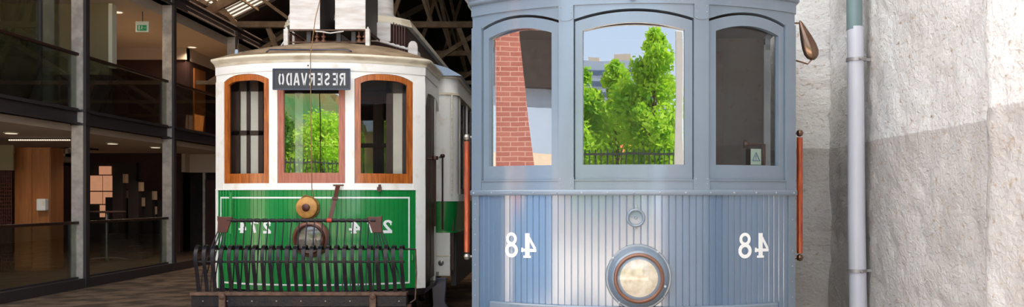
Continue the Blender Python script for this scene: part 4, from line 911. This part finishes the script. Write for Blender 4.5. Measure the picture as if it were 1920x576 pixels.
# corner panel beside the saloon windows (front face and curve), then side pillars
for s_ in (-1, 1):
    o_ = saloon_path(-0.004)[:-1]+[(1.296, 1.95)]; i_ = saloon_path(-0.05)[:-1]+[(1.25, 1.95)]; vs = []
    for (a, b), (c, d) in zip(o_, i_): vs += [(s_*a, b, 1.65), (s_*c, d, 1.65), (s_*c, d, 2.82), (s_*a, b, 2.82)]
    MB().add(vs, [(i*4+j, i*4+(j+1) % 4, i*4+4+(j+1) % 4, i*4+4+j) for i in range(len(o_)-1) for j in range(4)]+[(3, 2, 1, 0), tuple((len(o_)-1)*4+j for j in range(4))]).build('corner_panel', CR, gt, smooth=True, angle=30)
    MB().box(s_*1.03, s_*1.045, 1.60, 1.63, 0.7, 2.82).box(s_*1.235, s_*1.25, 1.60, 1.625, 1.65, 2.82).build('panel_bead', M['cream_moulding'], gt)
    lp = MB().box(s_*1.04, s_*1.22, 1.60, 1.66, 0.69, 1.195).build('lower_panel', CR, gt, bevel=0.004)
    MB().box(s_*1.035, s_*1.225, 1.594, 1.60, 0.92, 0.935).build('panel_seam', M['cream_moulding'], lp)
    MB().lathe([(0.032, -1.60), (0.032, -1.588), (0.02, -1.582), (0.018, -1.588), (0.008, -1.584)], (s_*1.115, 0, 0.845), n=20).build('round_socket', M['steel'], lp, smooth=True)
    MB().box(s_*1.05, s_*1.09, 1.588, 1.6, 0.70, 0.74).build('square_catch', M['steel'], lp)
    wl = MB()
    for k in range(8): wl.box(s_*1.30, s_*1.25, 1.95+k*0.95, 2.07+k*0.95, 1.65, 2.82)
    wl = wl.build('saloon_pillars', CR, gt)
    for k in range(7):
        f_ = MB().box(s_*1.285, s_*1.255, 2.07+k*0.95, 2.12+k*0.95, 1.65, 2.8).box(s_*1.285, s_*1.255, 2.85+k*0.95, 2.9+k*0.95, 1.65, 2.8).box(s_*1.285, s_*1.255, 2.07+k*0.95, 2.9+k*0.95, 1.65, 1.72).build('side_window_frame', M['brown_dark'], gt)
        MB().box(s_*1.275, s_*1.268, 2.1+k*0.95, 2.87+k*0.95, 1.7, 2.82).build('pane', M['pane_side'], f_)
    MB().box(s_*1.26, s_*1.2, 1.9, 9.0, 0.55, 1.2).build('side_sill', M['dark_metal'], gt)
# lower saloon roof and clerestory
mb = MB(); prof = [(-1.36, 3.03), (-1.2, 3.12), (-0.85, 3.22), (0.85, 3.22), (1.2, 3.12), (1.36, 3.03)]
vs = [(x, 1.55, z) for x, z in prof]+[(x, 9.0, z) for x, z in prof]
mb.add(vs, [(i, i+1, i+7, i+6) for i in range(5)]+[(0, 5, 4, 3, 2, 1), (0, 6, 11, 5), tuple(range(6, 12))]).build('saloon_roof', M['far_wall'], gt)
cl = MB()
plan = [(-0.70, 9.0), (-0.70, 1.75)]+[(-0.70+1.4*i/16, 1.75-0.42*sin(pi*i/16)**0.7) for i in range(1, 16)]+[(0.70, 1.75), (0.70, 9.0)]
def band(mb, plan, off, z0, z1):
    vs = []; n = len(plan)
    for x, y in plan: k = 1+off/0.7; vs += [(x*k, y if y > 5 else 1.75+(y-1.75)*(1+off*2)-off*0.6, z) for z in (z0, z1)]
    fs = [(2*i, 2*i+2, 2*i+3, 2*i+1) for i in range(n-1)]+[tuple(2*i+1 for i in range(n)), tuple(2*i for i in range(n))[::-1]]
    mb.add(vs, fs)
band(cl, plan, 0, 3.2, 3.62); cl = cl.build('clerestory', M['brown_dark'], gt)
mb = MB(); band(mb, plan, 0.055, 3.62, 3.645); band(mb, plan, 0.045, 3.645, 3.68); band(mb, plan, 0.03, 3.68, 3.71); mb.build('clerestory_roof', M['cream_moulding'], cl)
MB().box(0.36, 0.58, 1.27, 1.30, 3.38, 3.60).build('white_panel', M['boxwhite'], cl, bevel=0.004)
mb = MB()
for k in range(5): mb.box(0.60+k*0.022, 0.61+k*0.022, 1.33+k*0.06, 1.35+k*0.06, 3.32, 3.61)
mb.build('louvre', M['leather'], cl)
MB().lathe([(0.24, 3.70), (0.23, 3.74), (0.15, 3.80), (0.14, 4.1)], (0.36, 1.9, 0), 'z', 24).build('ventilator', M['boxwhite'], cl, smooth=True, angle=40)
# bulkhead seen through the glass
bk = MB().box(-1.25, 1.25, 1.70, 1.74, 0.75, 1.70).box(-1.25, 1.25, 1.70, 1.74, 2.72, 3.0)
for x0, x1 in ((-1.25, -1.0), (-0.66, -0.60), (-0.12, 0.0), (0.30, 0.42), (0.86, 0.95), (1.15, 1.25)): bk.box(x0, x1, 1.70, 1.74, 1.70, 2.72)
bk.box(-1.25, 1.25, 1.69, 1.73, 2.20, 2.25)
bk = bk.build('bulkhead', M['brown_dark'], gt)
MB().box(-1.2, 1.2, 1.72, 1.73, 1.72, 2.74).build('bulkhead_glass', M['pane_side'], bk)
pt = MB().box(-0.96, -0.61, 0.44, 0.47, 2.26, 2.31).box(-0.96, -0.61, 0.44, 0.47, 2.72, 2.86)
for x0, x1 in ((-0.96, -0.855), (-0.782, -0.748), (-0.66, -0.61)): pt.box(x0, x1, 0.44, 0.48, 0.75, 2.86)
pt = pt.build('cabin_partition', M['brown_dark'], gt)
for x0, x1 in ((-0.850, -0.786), (-0.745, -0.663)): MB().box(x0, x1, 0.45, 0.47, 0.9, 2.74).build('pale_panel', M['interior_cream'], pt, bevel=0.004)
pt = MB()
for x0, x1 in ((0.68, 0.745), (0.85, 0.915)): pt.box(x0, x1, 0.44, 0.48, 0.75, 2.86)
pt = pt.box(0.68, 0.915, 0.44, 0.48, 2.70, 2.86).build('cabin_partition', M['brown_dark'], gt)
MB().box(0.748, 0.848, 0.45, 0.47, 0.9, 2.72).build('pale_panel', M['interior_cream'], pt, bevel=0.004)
pt = MB()
for x0, x1 in ((-0.365, -0.315), (-0.22, -0.11)): pt.box(x0, x1, 0.55, 0.59, 0.75, 2.86)
pt = pt.box(-0.365, -0.11, 0.55, 0.59, 2.72, 2.86).build('cabin_partition', M['brown_dark'], gt)
MB().box(-0.31, -0.224, 0.56, 0.58, 0.9, 2.74).build('pale_panel', M['interior_cream'], pt, bevel=0.004)
inner_ceiling(B, EX, 2.87, 1.7, gt)
MB().lathe([(0.05, 0), (0.05, 0.06), (0.03, 0.08)], (0.78, 1.0, 2.62), n=16).build('cabin_lamp', M['red'], gt)
MB().box(-0.25, 0.25, 0.45, 0.85, 0.72, 1.66).build('controller', M['brown_dark'], gt, bevel=0.03)
MB().box(-1.25, 1.25, 8.9, 9.0, 0.7, 3.2).build('rear_wall', CR, gt)
MB().box(-1.1, 1.1, 1.8, 8.9, 0.70, 0.75).build('saloon_floor', M['interior'], gt)
# step guard below the saloon corner and a wheel truck
pts = [(1.02, 1.50, 0.68), (1.20, 1.50, 0.68), (1.18, 1.48, 0.40), (1.22, 1.44, 0.32), (1.34, 1.40, 0.26), (1.34, 1.40, 0.22), (1.0, 1.40, 0.22), (1.04, 1.46, 0.36)]
MB().prism([(p[0], p[2]) for p in pts], 1.45, 1.50).build('step_guard', M['blue_iron'], gt, bevel=0.01)
for y in (2.4, 4.2):
    for s_ in (-1, 1): MB().lathe([(0.36, -0.05), (0.38, -0.03), (0.36, 0.0), (0.34, 0.04), (0.08, 0.05), (0.06, 0.09)], (s_*0.72, y, 0.385), 'x', 32).build('wheel', M['black'], gt, smooth=True, angle=40)

# ================================================================== outside, behind the camera (seen in the glass)
def tree(x, y, z, h, r, n, m, lab, seed, trunk=0.12, low=0.25):
    rnd = random.Random(seed); t = empty('leafy_tree', (x, y, z), 0, lab, 'tree', 'trees outside, mirrored in the window glass')
    br = MB().tube([(0, 0, 0), (0.05*h/6, 0, h*0.3), (-0.04*h/6, 0.05, h*0.6), (0, 0, h*0.9)], [trunk, trunk*0.8, trunk*0.5, 0.02], 8)
    clumps = []
    for k in range(46):
        u = low+(1-low)*((k+0.5)/46); a = rnd.uniform(0, 2*pi); w = r*(0.15+0.85*sin(pi*min(1, (1-u)*0.95+0.05))**0.8)*rnd.uniform(0.2, 1)
        c = Vector((w*cos(a)*0.75, w*sin(a)*0.75, h*u)); clumps.append((c, r*rnd.uniform(0.22, 0.42)*(1.2-u*0.75)))
        if k % 3 == 0: br.tube([(0, 0, h*u*0.6), (c.x*0.5, c.y*0.5, h*u*0.8), tuple(c)], [trunk*0.25, 0.02, 0.006], 5)
    br.build('trunk', M['bark'], t, smooth=True)
    mb = MB(); vs = []; fs = []
    for i in range(n):
        c, cr = rnd.choice(clumps); d = Vector((rnd.gauss(0, 1), rnd.gauss(0, 1), rnd.gauss(0, 1))).normalized()*cr*rnd.random()**0.3*rnd.uniform(0.8, 1.5); d.z *= 1.3
        p = c+d; s_ = rnd.uniform(0.07, 0.15)*(h/7)**0.5; a = Vector((rnd.gauss(0, 1), rnd.gauss(0, 1), rnd.gauss(0, 1))).normalized(); b = a.cross(Vector((rnd.gauss(0, 1), rnd.gauss(0, 1), rnd.gauss(0, 1)))).normalized()
        o = len(vs); vs += [p-a*s_, p+b*s_*0.5, p+a*s_, p-b*s_*0.5]; fs.append((o, o+1, o+2, o+3))
    mb.add(vs, fs); me = bpy.data.meshes.new('foliage'); me.from_pydata([tuple(v) for v in vs], [], fs); me.materials.append(m)
    o = bpy.data.objects.new('foliage', me); COL.objects.link(o); o.parent = t
rnd = random.Random(3)
tree(0.50, -20.5, 1.0, 6.2, 1.5, 12000, M['leaf'], 'tall bright tree mirrored right of centre in the grey tram window', 1, low=0.12)
tree(-0.95, -23, 1.0, 5.5, 1.5, 9000, M['leaf'], 'bright bushy tree mirrored in the middle of the grey tram window', 2, low=0.34)
tree(-2.2, -20.8, 1.0, 5.1, 1.35, 8000, M['leaf'], 'darker tree mirrored left in the grey tram window', 3, low=0.36)
tree(3.4, -23, 1.0, 6.6, 1.8, 10000, M['leaf2'], 'dark green tree outside, farthest to the right of the row', 4, low=0.12)
for k in range(6):
    x = -5.4-k*2.3; tree(x, -21.5-1.6*(k % 2), 1.0, rnd.uniform(3.6, 4.6), 1.9, 9000, M['leaf'] if k % 3 else M['leaf2'], 'low spreading tree outside, %s from the right in the lower row' % order[k].replace('topmost', 'first'), 10+k, low=0.08)
struct(MB().box(-30, 8, -40, -15.0, 0, 1.0).build('terrace_ground', M['stone']))
# fence on the terrace edge
fn = empty('iron_fence', (-3, -15.2, 1.0), 0, 'dark iron railing in front of the trees, mirrored low in the glass', 'fence')
MB().box(-9, 6, -0.03, 0.03, 1.86, 1.92).box(-9, 6, -0.02, 0.02, 0.2, 0.24).build('rail', M['fence'], fn)
mb = MB()
for k in range(100): mb.box(-9+k*0.15, -8.965+k*0.15, -0.015, 0.015, 0, 2.02)
tag(mb.build('railing_bars', M['fence'], fn), kind='stuff')
# small tiled house behind
h = empty('tiled_house', (-1.9, -30, 1.0), 0, 'low house with orange tiled roof mirrored between the tree trunks', 'house')
MB().box(-2.2, 2.2, -2, 2, 0, 2.6).build('walls', M['stone'], h)
MB().add([(-2.5, 2.3, 2.55), (2.5, 2.3, 2.55), (2.5, -2.3, 2.55), (-2.5, -2.3, 2.55), (-1.2, 0, 3.3), (1.2, 0, 3.3)], [(0, 1, 5, 4), (2, 3, 4, 5), (1, 2, 5), (3, 0, 4), (0, 3, 2, 1)]).build('tiled_roof', M['tile'], h)
# far terraced building on the skyline
fb = empty('apartment_building', (-6, -120, 0), 0.0, 'long pale building on the skyline mirrored in the grey tram window', 'building')
MB().box(-20, 4.6, -10, 5, 0, 20.2).build('storey_block', M['far_wall'], fb)
MB().box(-20, 7.6, -14, 4, 0, 18.8).build('storey_block', M['far_wall'], fb)
for k in range(6): MB().box(-20, 4.5, 5, 5.1, 10.5+k*1.55, 11.2+k*1.55).build('window_band', M['far_band'], fb)
MB().box(0.2, 2.6, -2, 3, 20.2, 21.4).box(-3.2, -1.6, -2, 3, 20.2, 21.0).build('roof_hut', M['stone'], fb)
# wooded hill to the left
mb = MB(); nx, ny = 60, 30; vs = []
for i in range(nx+1):
    for j in range(ny+1):
        x = -64+48*i/nx; y = -100+40*j/ny
        hgt = 19*max(0, sin(pi*i/nx))**0.6*max(0, sin(pi*min(1, (ny-j)/ny*1.0+0.0)))**0.7 if True else 0
        hgt += noise.noise(Vector((x*0.35, y*0.35, 0)))*1.8+noise.noise(Vector((x*1.1, y*1.1, 5)))*1.0
        vs.append((x, y, max(-0.5, hgt)))
mb.add(vs, [(i*(ny+1)+j, (i+1)*(ny+1)+j, (i+1)*(ny+1)+j+1, i*(ny+1)+j+1) for i in range(nx) for j in range(ny)])
o = mb.build('wooded_hill', M['hill']); tag(o, 'wooded hillside mirrored in the centre window of the green tram', 'hill')
# brick pier at the left of the shed mouth
def pier(z0, z1, w0, w1):
    return [(-0.26, -0.3, z0), (w0, -0.3, z0), (w0, 0.3, z0), (-0.26, 0.3, z0), (-0.26, -0.3, z1), (w1, -0.3, z1), (w1, 0.3, z1), (-0.26, 0.3, z1)]
gl = empty('blue_reflector', (-5.75, 0.0, 0), 0, 'added blue reflector boards outside, on the camera side of the brick pier', 'reflector', 'added blue reflectors')  # unseen boards added so the grey tram front mirrors blue on its left
for k in range(7): MB().box(-0.03, 0.03, k*0.4+0.01, k*0.4+0.39, 0.05, 4.0).build('reflector_board', M['reflector_blue'], gl)
MB().box(0.03, 0.08, 0, 2.8, 0.4, 0.52).box(0.03, 0.08, 0, 2.8, 3.3, 3.42).build('reflector_rail', M['reflector_blue'], gl)
gl2 = copy_tree(gl); gl2.location = (-5.75, 4.35, 0); gl2['label'] = 'added blue reflector boards on the shed side of the brick pier'
pr = empty('brick_pier', (-4.9, 3.9, 0), radians(-63), 'pink brick pier mirrored in the left window of the grey tram', 'pier')
MB().add([(x, y, z) for x, y, z in pier(0, 4.2, 0.42, -0.06)], [(0,3,2,1),(4,5,6,7),(0,1,5,4),(1,2,6,5),(2,3,7,6),(3,0,4,7)]).build('brickwork', M['brick'], pr)
MB().box(-0.28, 0.44, -0.32, 0.32, 0, 1.45).build('added_base', M['reflector_blue'], pr)  # blue base added so the tram boards do not mirror pink brick
MB().box(-0.3, -0.02, -0.34, 0.34, 4.2, 4.32).build('capstone', M['stone'], pr)
# low building with canopy further left outside
sh = empty('warehouse', (-24, -8, 0), 0.0, 'pale warehouse with dark canopy mirrored in the left grey tram window', 'building')
MB().box(-3, 0, -16, 10, 3.2, 5.5).build('walls', M['far_wall'], sh)
MB().box(-3, 0.5, -16, 10, 5.5, 13).build('dark_upper_storey', M['roofwood'], sh)
MB().box(-3, 0.3, -16, 10, 0, 3.2).build('plinth', M['stone'], sh)
for k in range(7): MB().box(0.3, 0.5, -15+k*3.7, -14.8+k*3.7, 0, 5.5).build('post', M['dark_metal'], sh)

# pale curtain pole strip beside the camera, mirrored at the right edge of the grey tram's centre window
cp = MB().box(-0.07, 0.07, -0.03, 0.03, 0, 4.2).box(-0.09, 0.09, -0.05, 0.05, 0, 0.08).build('white_post', M['white'], bevel=0.01)
cp.location = (0.98, -2.5, 0); tag(cp, 'white post outside, mirrored as a pale strip in the grey tram window', 'post')
